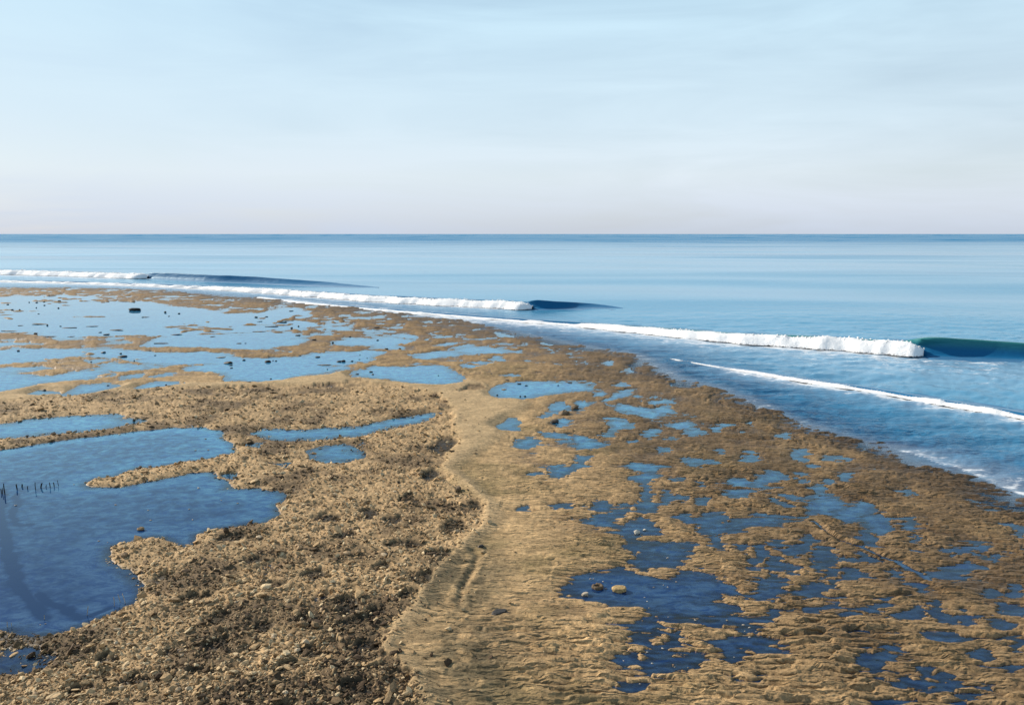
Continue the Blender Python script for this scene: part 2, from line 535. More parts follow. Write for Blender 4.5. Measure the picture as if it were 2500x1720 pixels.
for z_, lst in (
    (Z1, ([(-300, 590), (0, 588), (250, 580), (450, 590), (440, 612), (200, 612), (20, 620), (-300, 632)],
          [(820, 750), (900, 740), (1040, 760), (1200, 790), (1400, 802), (1650, 818), (1450, 850), (1280, 860), (1150, 860), (1050, 830), (920, 810), (830, 770)],
          [(-600, 850), (0, 840), (200, 830), (350, 822), (480, 836), (380, 850), (160, 885), (350, 902), (520, 905), (650, 870), (850, 855), (1030, 855), (1130, 880),
           (1120, 910), (950, 935), (800, 948), (600, 960), (450, 975), (300, 1005), (200, 1035), (0, 1075), (-600, 1130)],
          [(1160, 930), (1250, 900), (1390, 890), (1370, 915), (1250, 940), (1170, 945)],
          [(1460, 915), (1600, 880), (1680, 885), (1650, 915), (1500, 925)],
          [(680, 1040), (760, 1000), (900, 985), (1020, 975), (1180, 990), (1200, 1010), (1050, 1050), (900, 1075), (660, 1100), (620, 1090), (640, 1065)],
          [(300, 1088), (370, 1055), (560, 1062), (600, 1080), (450, 1095)],
          [(1260, 1040), (1420, 990), (1560, 965), (1700, 960), (1800, 985), (1600, 1020), (1500, 1030), (1360, 1040)])),
    (Z2, ([(1260, 840), (1350, 800), (1500, 775), (1750, 775), (1880, 750), (2000, 740), (2180, 770), (2270, 800), (2320, 830), (2370, 870), (2350, 920),
           (2240, 950), (2150, 957), (1950, 945), (1750, 920), (1500, 895), (1330, 890), (1290, 870)],
          [(1110, 540), (1250, 500), (1420, 510), (1500, 490), (1700, 480), (1850, 510), (1960, 510), (1800, 560), (1780, 600), (1600, 610), (1450, 590), (1380, 570), (1100, 570)],
          [(1840, 660), (2000, 640), (2320, 600), (2400, 640), (2320, 680), (2000, 700), (1850, 690)],
          [(900, 470), (1050, 440), (1150, 455), (1000, 480)], [(960, 420), (1100, 390), (1250, 400), (1120, 430)],
          [(900, 305), (1200, 300), (1500, 290), (1600, 310), (1300, 315), (950, 320)],
          [(1000, 335), (1250, 330), (1200, 345), (1020, 350)], [(1640, 465), (1850, 470), (1940, 500), (1700, 502)],
          [(1980, 450), (2180, 470), (2280, 500), (2100, 490)], [(2100, 550), (2320, 545), (2250, 570), (2050, 580)],
          [(250, 210), (420, 205), (380, 225)], [(0, 225), (90, 225), (60, 245), (0, 250)])),
    (Z3, ([(380, 665), (430, 610), (520, 575), (720, 560), (1050, 572), (1400, 560), (1430, 590), (1400, 640), (1250, 665), (900, 700), (820, 725), (700, 735), (500, 735), (410, 710)],
          [(0, 260), (180, 205), (400, 230), (560, 260), (650, 280), (400, 290), (200, 300), (60, 290)],
          [(90, 400), (200, 370), (350, 375), (420, 382), (200, 430), (120, 430)], [(350, 350), (450, 320), (560, 340), (480, 365)],
          [(410, 90), (520, 75), (640, 100), (780, 115), (600, 130), (500, 130)], [(450, 190), (690, 190), (600, 210), (480, 208)],
          [(860, 200), (960, 165), (1150, 180), (1170, 205), (1000, 212)], [(880, 230), (1100, 238), (1000, 252)], [(1220, 245), (1390, 228), (1380, 258)],
          [(1680, 460), (1760, 430), (1800, 370), (1880, 310), (1960, 330), (1850, 380), (1830, 450), (1850, 490), (1720, 485)],
          [(1500, 375), (1560, 345), (1600, 370), (1550, 400)], [(1610, 600), (1680, 570), (1730, 570), (1780, 610), (1700, 615)],
          [(2130, 610), (2180, 550), (2320, 560), (2360, 600), (2320, 620)], [(1670, 670), (1780, 650), (1790, 690), (1690, 700)],
          [(1400, 690), (1480, 680), (1480, 705), (1400, 712)],
          [(1600, 830), (1700, 800), (1850, 820), (2000, 840), (2100, 780), (2160, 800), (2150, 850), (2010, 860), (2040, 890), (1960, 915), (1850, 875), (1620, 868)],
          [(1850, 760), (2100, 745), (2160, 770), (1950, 775)], [(500, 505), (600, 490), (690, 500), (560, 520)],
          [(980, 820), (1040, 780), (1130, 760), (1130, 800), (1090, 840), (1010, 845)], [(1180, 770), (1280, 745), (1310, 800), (1280, 835), (1220, 800)],
          [(880, 905), (960, 865), (1030, 870), (1020, 910), (900, 920)], [(1050, 970), (1120, 940), (1150, 960), (1140, 1000), (1080, 1000)],
          [(470, 1000), (600, 915), (660, 920), (700, 960), (690, 1040), (600, 1055), (500, 1030)],
          [(1510, 960), (1600, 920), (1720, 935), (1800, 980), (1760, 1020), (1640, 1030), (1600, 1060), (1590, 1105), (1480, 1110), (1410, 1080), (1500, 1060), (1560, 1010)],
          [(2180, 1000), (2260, 980), (2300, 1010), (2220, 1030)], [(1660, 690), (1700, 720), (1560, 740), (1500, 760), (1480, 740)])),
    (Z4, ([(210, 250), (280, 205), (370, 195), (460, 225), (480, 260), (420, 285), (330, 300), (230, 290)],
          [(460, 150), (560, 135), (700, 155), (760, 175), (700, 215), (600, 215), (500, 190)], [(770, 215), (830, 190), (960, 210), (880, 235)],
          [(870, 265), (960, 245), (1070, 255), (1020, 290), (900, 290)],
          [(555, 490), (650, 475), (790, 480), (870, 440), (940, 440), (970, 470), (880, 510), (790, 560), (690, 605), (580, 605), (570, 530)],
          [(830, 430), (900, 370), (980, 365), (920, 440)], [(1320, 460), (1380, 435), (1500, 450), (1590, 460), (1590, 500), (1500, 520), (1400, 515)],
          [(1320, 570), (1420, 550), (1580, 560), (1610, 600), (1560, 640), (1460, 650), (1390, 610)], [(1480, 650), (1530, 650), (1540, 780), (1470, 800)],
          [(1380, 860), (1470, 800), (1540, 800), (1620, 850), (1600, 900), (1500, 950), (1400, 930)],
          [(980, 800), (1080, 800), (1200, 860), (1300, 830), (1380, 870), (1340, 920), (1200, 910), (1030, 920), (980, 870)],
          [(1000, 1020), (1080, 950), (1200, 920), (1290, 930), (1250, 980), (1150, 1040), (1060, 1045)],
          [(1270, 1080), (1310, 1000), (1450, 1000), (1570, 1030), (1650, 1090), (1620, 1135), (1500, 1130), (1400, 1150), (1420, 1170), (1560, 1190), (1750, 1200),
           (1900, 1240), (1990, 1250), (1990, 1320), (1880, 1390), (1870, 1440), (1800, 1470), (1640, 1470), (1590, 1490), (1560, 1520), (1480, 1520), (1350, 1400),
           (1400, 1350), (1560, 1360), (1420, 1310), (1300, 1240), (1270, 1160)],
          [(230, 880), (320, 850), (400, 860), (370, 905), (270, 905)], [(600, 850), (680, 830), (790, 825), (770, 870), (650, 880)], [(820, 830), (930, 820), (900, 850)],
          [(1620, 780), (1700, 710), (1790, 770), (1900, 760), (1930, 800), (1880, 830), (1760, 820), (1650, 850)],
          [(1930, 810), (2010, 780), (2150, 780), (2190, 790), (2100, 850), (2030, 860)], [(1780, 955), (1870, 935), (1950, 980), (1900, 1000)],
          [(1760, 620), (1860, 590), (1940, 600), (1880, 640), (1800, 650)], [(2000, 610), (2100, 630), (2150, 670), (2060, 680)],
          [(1830, 400), (1850, 365), (1970, 385), (2080, 400), (2200, 420), (2100, 445), (1970, 465), (1880, 450)],
          [(1460, 170), (1470, 115), (1600, 110), (1640, 135), (1560, 180), (1510, 210)], [(1320, 225), (1400, 215), (1400, 245), (1330, 245)],
          [(1590, 310), (1640, 280), (1750, 300), (1690, 335), (1600, 330)], [(1640, 200), (1750, 185), (1870, 200), (1740, 215)],
          [(1870, 150), (1950, 95), (2050, 120), (2090, 150), (1950, 180)], [(2120, 100), (2200, 95), (2250, 120), (2160, 140)],
          [(390, 545), (450, 530), (520, 560), (450, 575)], [(1110, 15), (1180, 0), (1260, 20), (1220, 45)], [(2170, 300), (2260, 290), (2320, 320), (2250, 345)])),
    (Z5, ([(190, 60), (220, 40), (380, 55), (370, 80), (230, 85)], [(470, 50), (520, 45), (530, 85)], [(780, 175), (870, 165), (920, 190), (860, 210)],
          [(380, 400), (450, 360), (530, 350), (640, 390), (560, 415), (440, 420)], [(460, 320), (520, 295), (570, 320), (520, 345)],
          [(930, 370), (970, 320), (1080, 310), (1120, 350), (1060, 380), (1130, 420), (1050, 430), (980, 400)], [(1090, 460), (1150, 445), (1190, 470), (1140, 490)],
          [(1220, 365), (1470, 370), (1500, 395), (1480, 410), (1240, 408)], [(1390, 560), (1420, 540), (1510, 540), (1510, 590), (1440, 605), (1395, 590)],
          [(570, 640), (620, 580), (690, 520), (800, 530), (890, 580), (870, 620), (730, 650), (620, 660)], [(330, 630), (370, 590), (480, 600), (490, 640), (400, 650)],
          [(980, 650), (990, 600), (1070, 620), (1070, 655)], [(990, 550), (1080, 535), (1110, 560), (1040, 585)], [(1220, 640), (1300, 610), (1370, 640), (1290, 665)],
          [(1100, 690), (1180, 650), (1250, 660), (1280, 710), (1240, 745), (1190, 720)],
          [(1100, 850), (1140, 790), (1220, 770), (1400, 800), (1440, 840), (1300, 890), (1250, 930), (1160, 920), (1080, 960), (1020, 910), (1080, 880)],
          [(1380, 980), (1430, 910), (1560, 880), (1660, 825), (1760, 850), (1780, 900), (1700, 940), (1620, 960), (1560, 1010), (1450, 1015)],
          [(1720, 970), (1790, 930), (1850, 970), (1890, 1020), (1900, 1080), (1820, 1130), (1750, 1080), (1730, 1030)],
          [(1550, 1210), (1640, 1140), (1760, 1170), (1770, 1230), (1720, 1280), (1620, 1250)], [(2140, 1170), (2170, 1140), (2220, 1170), (2200, 1210), (2150, 1210)],
          [(2090, 1270), (2150, 1255), (2170, 1280), (2110, 1295)], [(1960, 980), (2070, 950), (2200, 1010), (2200, 1050), (2080, 1020)],
          [(310, 760), (400, 730), (540, 720), (560, 750), (510, 780), (370, 790)], [(720, 810), (800, 780), (880, 800), (940, 850), (900, 880), (800, 850)],
          [(830, 730), (950, 730), (990, 760), (940, 800), (870, 780)],
          [(30, 1080), (60, 1030), (200, 1010), (350, 1000), (450, 960), (600, 920), (800, 920), (1000, 980), (1180, 1010), (1100, 1030), (900, 1010), (780, 1070), (740, 1060),
           (620, 1050), (480, 1100), (340, 1130), (180, 1145), (80, 1130)],
          [(20, 960), (120, 920), (250, 910), (340, 960), (250, 995), (80, 1000)], [(170, 1320), (170, 1240), (200, 1180), (260, 1230), (290, 1330), (230, 1330)],
          [(380, 1260), (500, 1270), (440, 1320), (390, 1330)], [(580, 1270), (690, 1260), (720, 1310), (620, 1325)], [(740, 1240), (860, 1200), (940, 1200), (900, 1260), (780, 1270)],
          [(1020, 1170), (1090, 1150), (1150, 1180), (1220, 1240), (1120, 1245), (1040, 1210)], [(880, 1320), (1040, 1260), (1120, 1270), (1150, 1310), (1000, 1360), (930, 1360)],
          [(480, 1350), (600, 1360), (690, 1340), (680, 1400), (590, 1460), (520, 1440)],
          [(700, 1430), (760, 1380), (860, 1380), (880, 1430), (1020, 1440), (1080, 1470), (1020, 1500), (960, 1550), (880, 1500), (760, 1510)],
          [(1180, 1280), (1320, 1260), (1380, 1350), (1440, 1410), (1300, 1470), (1240, 1490), (1160, 1430), (1190, 1360)],
          [(1590, 1340), (1680, 1360), (1800, 1420), (1600, 1420), (1520, 1440), (1450, 1400), (1580, 1390)],
          [(1480, 1480), (1600, 1490), (1750, 1530), (1700, 1580), (1480, 1590)], [(1260, 1560), (1350, 1520), (1450, 1500), (1400, 1550)],
          [(1580, 280), (1640, 250), (1760, 255), (1680, 290)], [(1700, 325), (1830, 320), (1780, 345)], [(2080, 405), (2200, 400), (2130, 430)])),
    (Z6, ([(130, 540), (200, 500), (290, 380), (400, 335), (560, 330), (700, 280), (780, 310), (900, 340), (1000, 370), (1280, 390), (1260, 300), (1480, 290), (1600, 340),
           (1700, 400), (1750, 460), (1740, 500), (1640, 500), (1700, 580), (1730, 630), (1850, 660), (1880, 700), (1990, 720), (2180, 700), (2230, 740), (2160, 840),
           (2060, 850), (1990, 920), (2100, 930), (2240, 960), (2200, 1020), (2120, 1070), (2240, 1080), (2240, 1110), (2100, 1115), (2000, 1110), (1900, 1090),
           (1990, 1170), (1880, 1180), (1760, 1230), (1720, 1210), (1780, 1150), (1700, 1110), (1660, 1060), (1680, 1030), (1800, 1010), (1850, 960), (1900, 870),
           (1830, 840), (1600, 850), (1450, 840), (1300, 810), (1170, 800), (1060, 760), (1000, 710), (900, 670), (700, 660), (620, 670), (540, 650), (400, 620),
           (250, 600), (160, 580)],
          [(590, 860), (700, 850), (840, 850), (960, 810), (1100, 840), (1200, 880), (1180, 950), (1000, 960), (940, 1010), (880, 1000), (790, 950), (760, 890)],
          [(1190, 940), (1290, 920), (1290, 1030), (1230, 1050), (1190, 1010)], [(660, 1100), (720, 1070), (820, 1080), (800, 1150), (720, 1190), (660, 1150)],
          [(860, 1240), (900, 1180), (920, 1080), (1080, 1080), (1180, 1040), (1190, 1200), (1100, 1290), (1020, 1320), (940, 1290)],
          [(1190, 1180), (1330, 1160), (1470, 1150), (1500, 1220), (1450, 1270), (1310, 1300), (1210, 1270)],
          [(610, 1380), (700, 1350), (810, 1350), (860, 1390), (770, 1440), (700, 1440)], [(1700, 1320), (1800, 1320), (1900, 1360), (1800, 1380)],
          [(1950, 1330), (2020, 1310), (2110, 1350), (2050, 1390), (1960, 1370)],
          [(1960, 560), (2000, 500), (1990, 380), (2100, 340), (2250, 350), (2320, 370), (2360, 420), (2320, 450), (2200, 490), (2150, 540), (2020, 570)])),
    (Z7, ([(1550, 80), (1640, 35), (1740, 60), (1810, 110), (1700, 125)], [(1820, 40), (1880, 15), (1960, 60), (1900, 85)], [(1970, 160), (2030, 120), (2190, 100), (2160, 140), (2020, 190)],
          [(1380, 360), (1400, 310), (1600, 260), (1800, 190), (1880, 230), (1940, 270), (1860, 310), (1700, 350), (1640, 375), (1480, 385)],
          [(180, 500), (320, 430), (400, 420), (400, 480), (350, 540), (250, 535)], [(440, 430), (500, 400), (620, 440), (600, 475), (500, 465)],
          [(590, 270), (680, 290), (760, 330), (850, 360), (720, 390), (600, 410)], [(400, 330), (520, 290), (500, 350)], [(980, 270), (1050, 270), (1120, 340), (1150, 370), (1080, 350)],
          [(1080, 210), (1140, 220), (1170, 290), (1090, 280)], [(1220, 410), (1310, 430), (1370, 490), (1310, 510), (1270, 460)], [(360, 640), (480, 610), (560, 610), (540, 660), (440, 665)],
          [(280, 710), (340, 680), (360, 720)], [(550, 760), (640, 720), (760, 745), (680, 780), (600, 790)], [(810, 690), (850, 650), (910, 660), (920, 710), (850, 730)],
          [(880, 640), (900, 550), (960, 560), (930, 640)], [(1050, 770), (1080, 730), (1180, 670), (1320, 645), (1330, 700), (1270, 760), (1100, 785)],
          [(1420, 710), (1500, 720), (1560, 760), (1480, 785)], [(1400, 640), (1480, 620), (1530, 650), (1460, 680)], [(1690, 740), (1760, 700), (1860, 740), (1740, 800)],
          [(1880, 490), (1980, 480), (2100, 540), (2030, 565), (1950, 530)], [(2180, 500), (2260, 470), (2310, 520), (2250, 565), (2190, 555)],
          [(2170, 680), (2210, 640), (2320, 660), (2400, 700), (2320, 740), (2220, 720)], [(1980, 760), (2150, 770), (2300, 830), (2240, 900), (2150, 890), (2060, 840)],
          [(1370, 880), (1480, 850), (1570, 880), (1520, 925), (1390, 930)], [(720, 1100), (800, 1060), (840, 1130), (920, 1190), (860, 1240), (760, 1210), (730, 1150)],
          [(900, 1110), (980, 1080), (1010, 1120), (950, 1150)], [(940, 1020), (1040, 1000), (1130, 1060), (1000, 1060)],
          [(1740, 1070), (1780, 1030), (1860, 1040), (1960, 1090), (1920, 1140), (1820, 1150)], [(2180, 1040), (2320, 990), (2420, 1040), (2320, 1110), (2230, 1090)],
          [(2060, 1190), (2110, 1150), (2180, 1200), (2110, 1230)], [(1260, 1200), (1310, 1180), (1370, 1220), (1310, 1245)],
          [(1010, 1350), (1200, 1320), (1300, 1310), (1400, 1340), (1330, 1390), (1270, 1410), (1190, 1380), (1080, 1400)], [(1400, 1290), (1480, 1270), (1550, 1300), (1480, 1330)],
          [(1280, 1440), (1400, 1420), (1640, 1370), (1640, 1420), (1500, 1460), (1360, 1480)], [(1670, 1510), (1750, 1480), (1810, 1520), (1760, 1620), (1660, 1640)],
          [(840, 1640), (880, 1596), (1000, 1530), (1170, 1520), (1080, 1596), (950, 1650)], [(1870, 1430), (1890, 1380), (1940, 1370), (1930, 1430)],
          [(1110, -485), (1260, -500), (1330, -450), (1200, -440)], [(2210, -90), (2280, -110), (2330, -70), (2260, -50)], [(1110, -180), (1250, -200), (1300, -150), (1180, -140)],
          [(2050, -190), (2250, -170), (2350, -130), (2200, -135)])),
    (ZL, ([(-300, 200), (0, 175), (150, 150), (350, 130), (600, 120), (640, 140), (740, 160), (680, 180), (560, 195), (420, 215), (200, 235), (0, 255), (-300, 290)],
          [(-200, 1370), (0, 1360), (120, 1330), (230, 1325), (280, 1370), (250, 1430), (130, 1470), (0, 1475), (-200, 1480)],
          [(1270, 220), (1350, 195), (1550, 200), (1640, 192), (1820, 185), (2010, 150), (2190, 120), (2270, 115), (2170, 160), (1970, 210), (1810, 240), (1600, 260), (1450, 265), (1320, 250)],
          [(1090, 432), (1190, 420), (1160, 458)], [(1380, 385), (1480, 375), (1450, 402)], [(1200, 280), (1350, 262), (1300, 300)])),
    (ZM, ([(100, 310), (180, 290), (300, 275), (330, 300), (400, 320), (410, 345), (300, 375), (200, 378), (130, 365)],)),
):
    for l_ in lst:
        pool(zz(z_, l_))
pool(zz(ZL, [(-900, 420), (-300, 350), (0, 310), (150, 285), (350, 250), (600, 225), (860, 195), (1030, 200), (1130, 220), (1170, 265), (1180, 320), (1050, 350), (950, 360), (790, 395), (700, 390),
             (600, 430), (470, 455), (430, 480), (470, 495), (600, 490), (800, 450), (960, 420), (1060, 420), (1110, 460), (1160, 500), (1280, 505), (1420, 525),
             (1455, 545), (1430, 580), (1400, 590), (1420, 640), (1340, 670), (1200, 690), (1100, 710), (990, 740), (960, 800), (910, 815), (830, 770), (760, 750),
             (660, 770), (570, 790), (555, 850), (600, 890), (670, 950), (715, 1000), (715, 1040), (640, 1100), (520, 1150), (350, 1210), (200, 1240), (0, 1235), (-500, 1260), (-1300, 1100)]), 0.50)

SHORE = [(-900, 694), (-400, 700), (0, 702), (120, 702), (250, 703), (400, 708), (540, 722), (665, 730), (740, 739), (840, 747), (915, 757), (1015, 769), (1120, 780),
         (1175, 795), (1230, 805), (1300, 820), (1375, 836), (1450, 850), (1540, 864), (1575, 882), (1612, 907), (1647, 925), (1734, 944), (1831, 987), (1872, 1004),
         (1934, 1028), (1990, 1049), (2079, 1073), (2148, 1092), (2252, 1135), (2355, 1163), (2424, 1190), (2500, 1218), (2700, 1290), (3000, 1390)]
shore_w = Gp(SHORE)
LAND = np.vstack([[(-900, shore_w[0][1])], shore_w, [(90, 0), (90, -120), (-900, -120)]])

RUBBLE = Gp([(-900, 1020), (0, 985), (120, 975), (200, 962), (350, 955), (500, 948), (700, 945), (850, 938), (960, 942), (1060, 965), (1095, 990), (1100, 1010), (1110, 1090),
             (1070, 1150), (1110, 1190), (1180, 1240), (1170, 1280), (1120, 1330), (1060, 1400), (1020, 1460), (950, 1530), (930, 1600), (990, 1650), (1030, 1720),
             (980, 2100), (-2500, 2100)])
RUB_TIPS = [Gp(zz(Z3, p)) for p in ([(90, 690), (180, 620), (300, 600), (380, 640), (260, 670)], [(170, 500), (240, 470), (330, 480), (300, 505)])] + \
           [Gp(zz(Z2, p)) for p in ([(1200, 930), (1350, 920), (1460, 950), (1400, 990), (1250, 975)],)]
# smooth sand: the bank above the rubble and the strip beside the ledge
SAND = Gp([(-900, 990), (0, 950), (300, 935), (620, 938), (830, 905), (860, 925), (1060, 942), (1150, 930), (1260, 960), (1290, 990), (1220, 1060), (1150, 1120), (1105, 1150), (1150, 1190), (1215, 1240), (1205, 1285), (1150, 1340),
           (1085, 1410), (1045, 1470), (972, 1540), (955, 1600), (1012, 1650), (1055, 1720), (1030, 1720), (990, 1650), (930, 1600), (950, 1530), (1020, 1460), (1060, 1400), (1170, 1280), (1180, 1240),
           (1110, 1190), (1070, 1150), (1110, 1090), (1100, 1010), (1060, 965), (960, 942), (700, 945), (200, 962), (0, 985)])
# darker algae patch beside the ledge
ALGAE = Gp([(1120, 1345), (1180, 1330), (1230, 1400), (1180, 1480), (1080, 1500), (1040, 1460)])
ALGAE2 = Gp([(1060, 1560), (1180, 1540), (1220, 1600), (1200, 1720), (1060, 1720)])
GROOVES = [(Gp(zz(Z5, [(1130, 1030), (1230, 1130), (1400, 1230), (1600, 1280), (1800, 1370), (2000, 1440), (2300, 1600)])), 0.10, 0.09),
           (Gp(zz(Z7, [(0, 600), (200, 580), (600, 560), (1000, 545), (1250, 540)])), 0.05, 0.07),
           (Gp(zz(Z7, [(0, 930), (300, 930), (700, 900), (1100, 905), (1400, 960), (1800, 940), (2050, 980), (2320, 930)])), 0.05, 0.08),
           (Gp(zz(Z5, [(1400, 690), (1700, 720), (1900, 740), (2200, 790)])), 0.05, 0.07),
           (Gp(zz(Z5, [(870, 210), (1000, 260), (1300, 300), (1700, 330)])), 0.06, 0.05),
           (Gp(zz(ZM, [(870, 1090), (930, 990), (985, 900), (1000, 850), (960, 820)])), 0.05, 0.12)]
TRENCH = [(Gp([(2, 1200), (2, 1290), (8, 1350), (30, 1400), (58, 1446), (80, 1478), (108, 1506)]), 0.15, 1.1),
          (Gp([(40, 1210), (39, 1250), (44, 1285), (70, 1284)]), 0.11, 0.8),
          (Gp([(100, 1450), (125, 1473), (163, 1485), (218, 1498), (265, 1480)]), 0.12, 0.9)]

# hollows in the rubble filled with blackish weed: pixel centre, half sizes
WEED = [(ZM[0] + a / ZM[2], ZM[1] + b / ZM[2], c / ZM[2], d / ZM[2]) for a, b, c, d in (
    (850, 700, 65, 42), (540, 670, 40, 25), (600, 790, 90, 22), (760, 840, 60, 18), (680, 970, 85, 34), (610, 1060, 38, 30), (300, 1100, 60, 55), (340, 1185, 70, 30), (455, 1150, 42, 42),
    (790, 290, 60, 48), (740, 440, 44, 34), (370, 1520, 65, 40), (610, 560, 44, 28), (100, 1190, 65, 40), (200, 660, 80, 26), (420, 640, 50, 30), (280, 750, 60, 22), (20, 1420, 60, 36),
    (480, 900, 55, 22), (160, 950, 70, 26), (880, 520, 26, 26), (960, 600, 40, 16), (970, 810, 30, 22), (400, 1320, 60, 36), (120, 1340, 70, 30), (650, 1560, 40, 30))] + \
       [(ZL[0] + a / ZL[2], ZL[1] + b / ZL[2], c / ZL[2], d / ZL[2]) for a, b, c, d in (
    (1110, 1165, 60, 50), (1330, 1215, 60, 26), (1290, 870, 60, 20), (1000, 1060, 70, 24), (80, 1270, 170, 34), (880, 1330, 70, 30), (1090, 1290, 60, 30), (560, 1370, 60, 26), (820, 960, 60, 26),
    (700, 1480, 90, 30), (1020, 1450, 70, 26), (400, 1540, 90, 30), (1250, 1330, 60, 28), (1180, 760, 60, 20), (1400, 1000, 50, 20))]


def weed_mask(x, y):
    w = np.zeros(x.shape)
    jx, jy = 0.28 * fbm(x * 2.2, y * 2.2, 161, 3), 0.28 * fbm(x * 2.2, y * 2.2, 165, 3)
    for u, v, a, b in WEED:
        gx, gy = (float(q) for q in G(u, v))
        ra = a / F_PX * math.hypot(gy, CAM_H)
        rb = 0.5 * float(row_y(v - b) - row_y(v + b))
        e = ((x - gx + jx) / ra) ** 2 + ((y - gy + jy) / rb) ** 2
        w = np.maximum(w, smooth(1.5, 0.4, e))
    return w


# ------------------------------------------------------------------ the reef surface
_SCALE_ROT = math.radians(12)
_cr, _sr = math.cos(_SCALE_ROT), math.sin(_SCALE_ROT)


def reef(x, y):
    """height, colour, wetness, pool depth of the reef flat at world points"""
    wx = x + 0.07 * fbm(x * 1.8, y * 1.8, 3, 3) + 0.28 * fbm(x * 0.45, y * 0.45, 5, 3)
    wy = y + 0.09 * fbm(x * 1.8, y * 1.8, 8, 3) + 0.34 * fbm(x * 0.45, y * 0.45, 11, 3)
    sd = np.full(x.shape, 1.5)
    dep = np.full(x.shape, 0.14)
    for P, d in POOLS:
        s, sel = poly_sdf(wx, wy, P, 1.5)
        if len(sel) == 0:
            continue
        m = s < sd
        dep = np.where(m & (s < 0.25), d, dep)
        sd = np.minimum(sd, s)
    shore, _ = poly_sdf(wx, wy, LAND)                          # positive = seaward
    rub, _ = poly_sdf(x + 0.55 * fbm(x * 1.1, y * 1.1, 21, 5, 0.66), y + 0.55 * fbm(x * 1.1, y * 1.1, 25, 5, 0.66), RUBBLE)
    for P in RUB_TIPS:
        s, sel = poly_sdf(wx, wy, P, 1.0)
        rub = np.minimum(rub, s)
    snd, _ = poly_sdf(wx, wy, SAND)
    m_rub = smooth(0.10, -0.10, rub)
    m_sand = smooth(0.5, -0.5, snd) * (1 - m_rub)
    m_rest = np.clip(1 - m_rub - m_sand, 0, 1)
    far = smooth(38, 75, y)
    edge = np.maximum(smooth(-8.0, -0.5, shore), 0.80 * smooth(-26.0, -6.0, shore) * smooth(-1.0, 7.0, x))                          # the wet seaward rim
    # relief of each ground
    f1, f2, cx, cy, cr, *_ = cells(x / 0.13, y / 0.13, 31)
    g1, g2, _a, _b, gr, *_ = cells(x / 0.42 + 3.3, y / 0.42, 37)
    rubble_h = 0.040 * (1 - np.minimum(f1, 1.0) ** 1.5) * (0.4 + 1.1 * cr) + 0.035 * (gr - 0.4) * smooth(0, 0.25, g2 - g1) + 0.06 * fbm(x * 0.8, y * 0.8, 41, 4) - 0.09 * smooth(0.15, 0.6, fbm(x * 1.1, y * 1.7, 45, 4))
    sand_h = 0.03 * fbm(x * 0.9, y * 0.9, 51, 4) + 0.012 * fbm(x * 6, y * 6, 55, 3)
    # overlapping scales: tilted plates, their scarps facing the land side
    qx, qy = x * _cr - y * _sr, x * _sr + y * _cr
    big = 1.0 + 1.3 * far
    ax = qx + 0.20 * fbm(x * 1.2, y * 1.2, 61, 2)
    ay = qy + 0.15 * fbm(x * 1.2, y * 1.2, 65, 2)
    h1 = np.zeros(x.shape)
    for (sx, sy, amp, sd_) in ((0.60, 0.24, 0.080, 71), (0.26, 0.12, 0.022, 77), (1.9, 0.7, 0.050, 83)):
        k = big if sd_ != 77 else 1.0
        c1, c2, vx, vy, rr, ux, uy, rq = cells(ax / (sx * k), ay / (sy * k), sd_)
        ka, kb = 0.30 * vx - vy, 0.30 * ux - uy
        pa = (0.35 + 0.65 * smooth(-0.7, 0.1, ka)) * smooth(0.55, 0.10, ka) * (0.5 + rr) - 0.55
        pb = (0.35 + 0.65 * smooth(-0.7, 0.1, kb)) * smooth(0.55, 0.10, kb) * (0.5 + rq) - 0.55
        wgt = 0.5 + 0.5 * smooth(0.0, 0.14, c2 - c1)
        h1 = h1 + amp * (pa * wgt + pb * (1 - wgt))
        h1 = h1 - amp * 0.12 * smooth(0.10, 0.0, c2 - c1)
        if sd_ == 71:
            plate = rr
    h1 = h1 + 0.025 * fbm(x * 0.6, y * 0.6, 91, 4) + 0.005 * fbm(x * 9, y * 9, 95, 2)
    calm = smooth(0.0, 1.0, fbm(x * 0.25, y * 0.25, 101, 3) * 0.9 + 0.45)
    # the plates are faint beside the sand strip and strong towards the right
    strength = np.clip(0.6 + 0.4 * smooth(0.0, 4.0, snd), 0, 1) * (0.55 + 0.45 * calm)
    rest_h = h1 * strength * (1 + 0.25 * far)
    lift = 0.07 * m_rub + (0.13 + 0.05 * smooth(1.5, 0, snd)) * m_sand + (0.050 - 0.018 * far) * m_rest
    # a lip where the slab stands over the rubble
    lift = lift + 0.035 * smooth(-0.25, 0.4, fbm(x * 0.9, y * 0.9, 191, 3)) * m_sand * smooth(1.2, 0.05, rub) * smooth(43, 38, y)
    relief = m_rub * rubble_h + m_sand * sand_h + m_rest * rest_h
    sd = sd + m_rest * (np.clip(2.4 * h1, -0.15, 0.15) * (1 + far) - 0.065)
    bank = smooth(0.0, 0.75, sd)
    h = 0.022 + lift * bank + relief * (0.45 + 0.55 * bank)
    inside = smooth(0.06, -0.55, sd)
    h_in = -dep * (0.26 + 0.74 * smooth(-0.05, -1.6, sd)) + relief * np.where(dep > 0.3, 0.42, 0.62)
    h = h * (1 - inside) + h_in * inside
    rdg = 1 - np.abs(fbm(x * 0.10 + 3, y * 0.20, 181, 3))
    h = h + inside * far * 0.34 * smooth(0.90, 0.98, rdg) * smooth(-0.15, 0.15, fbm(x * 0.09, y * 0.09, 185, 3))
    weed = weed_mask(x, y) * m_rub * (1 - inside)
    h = h - np.minimum(0.09 * weed, np.maximum(h - 0.01, 0))
    h = h - 0.05 * smooth(0.08, -0.02, sd) * (1 - inside)
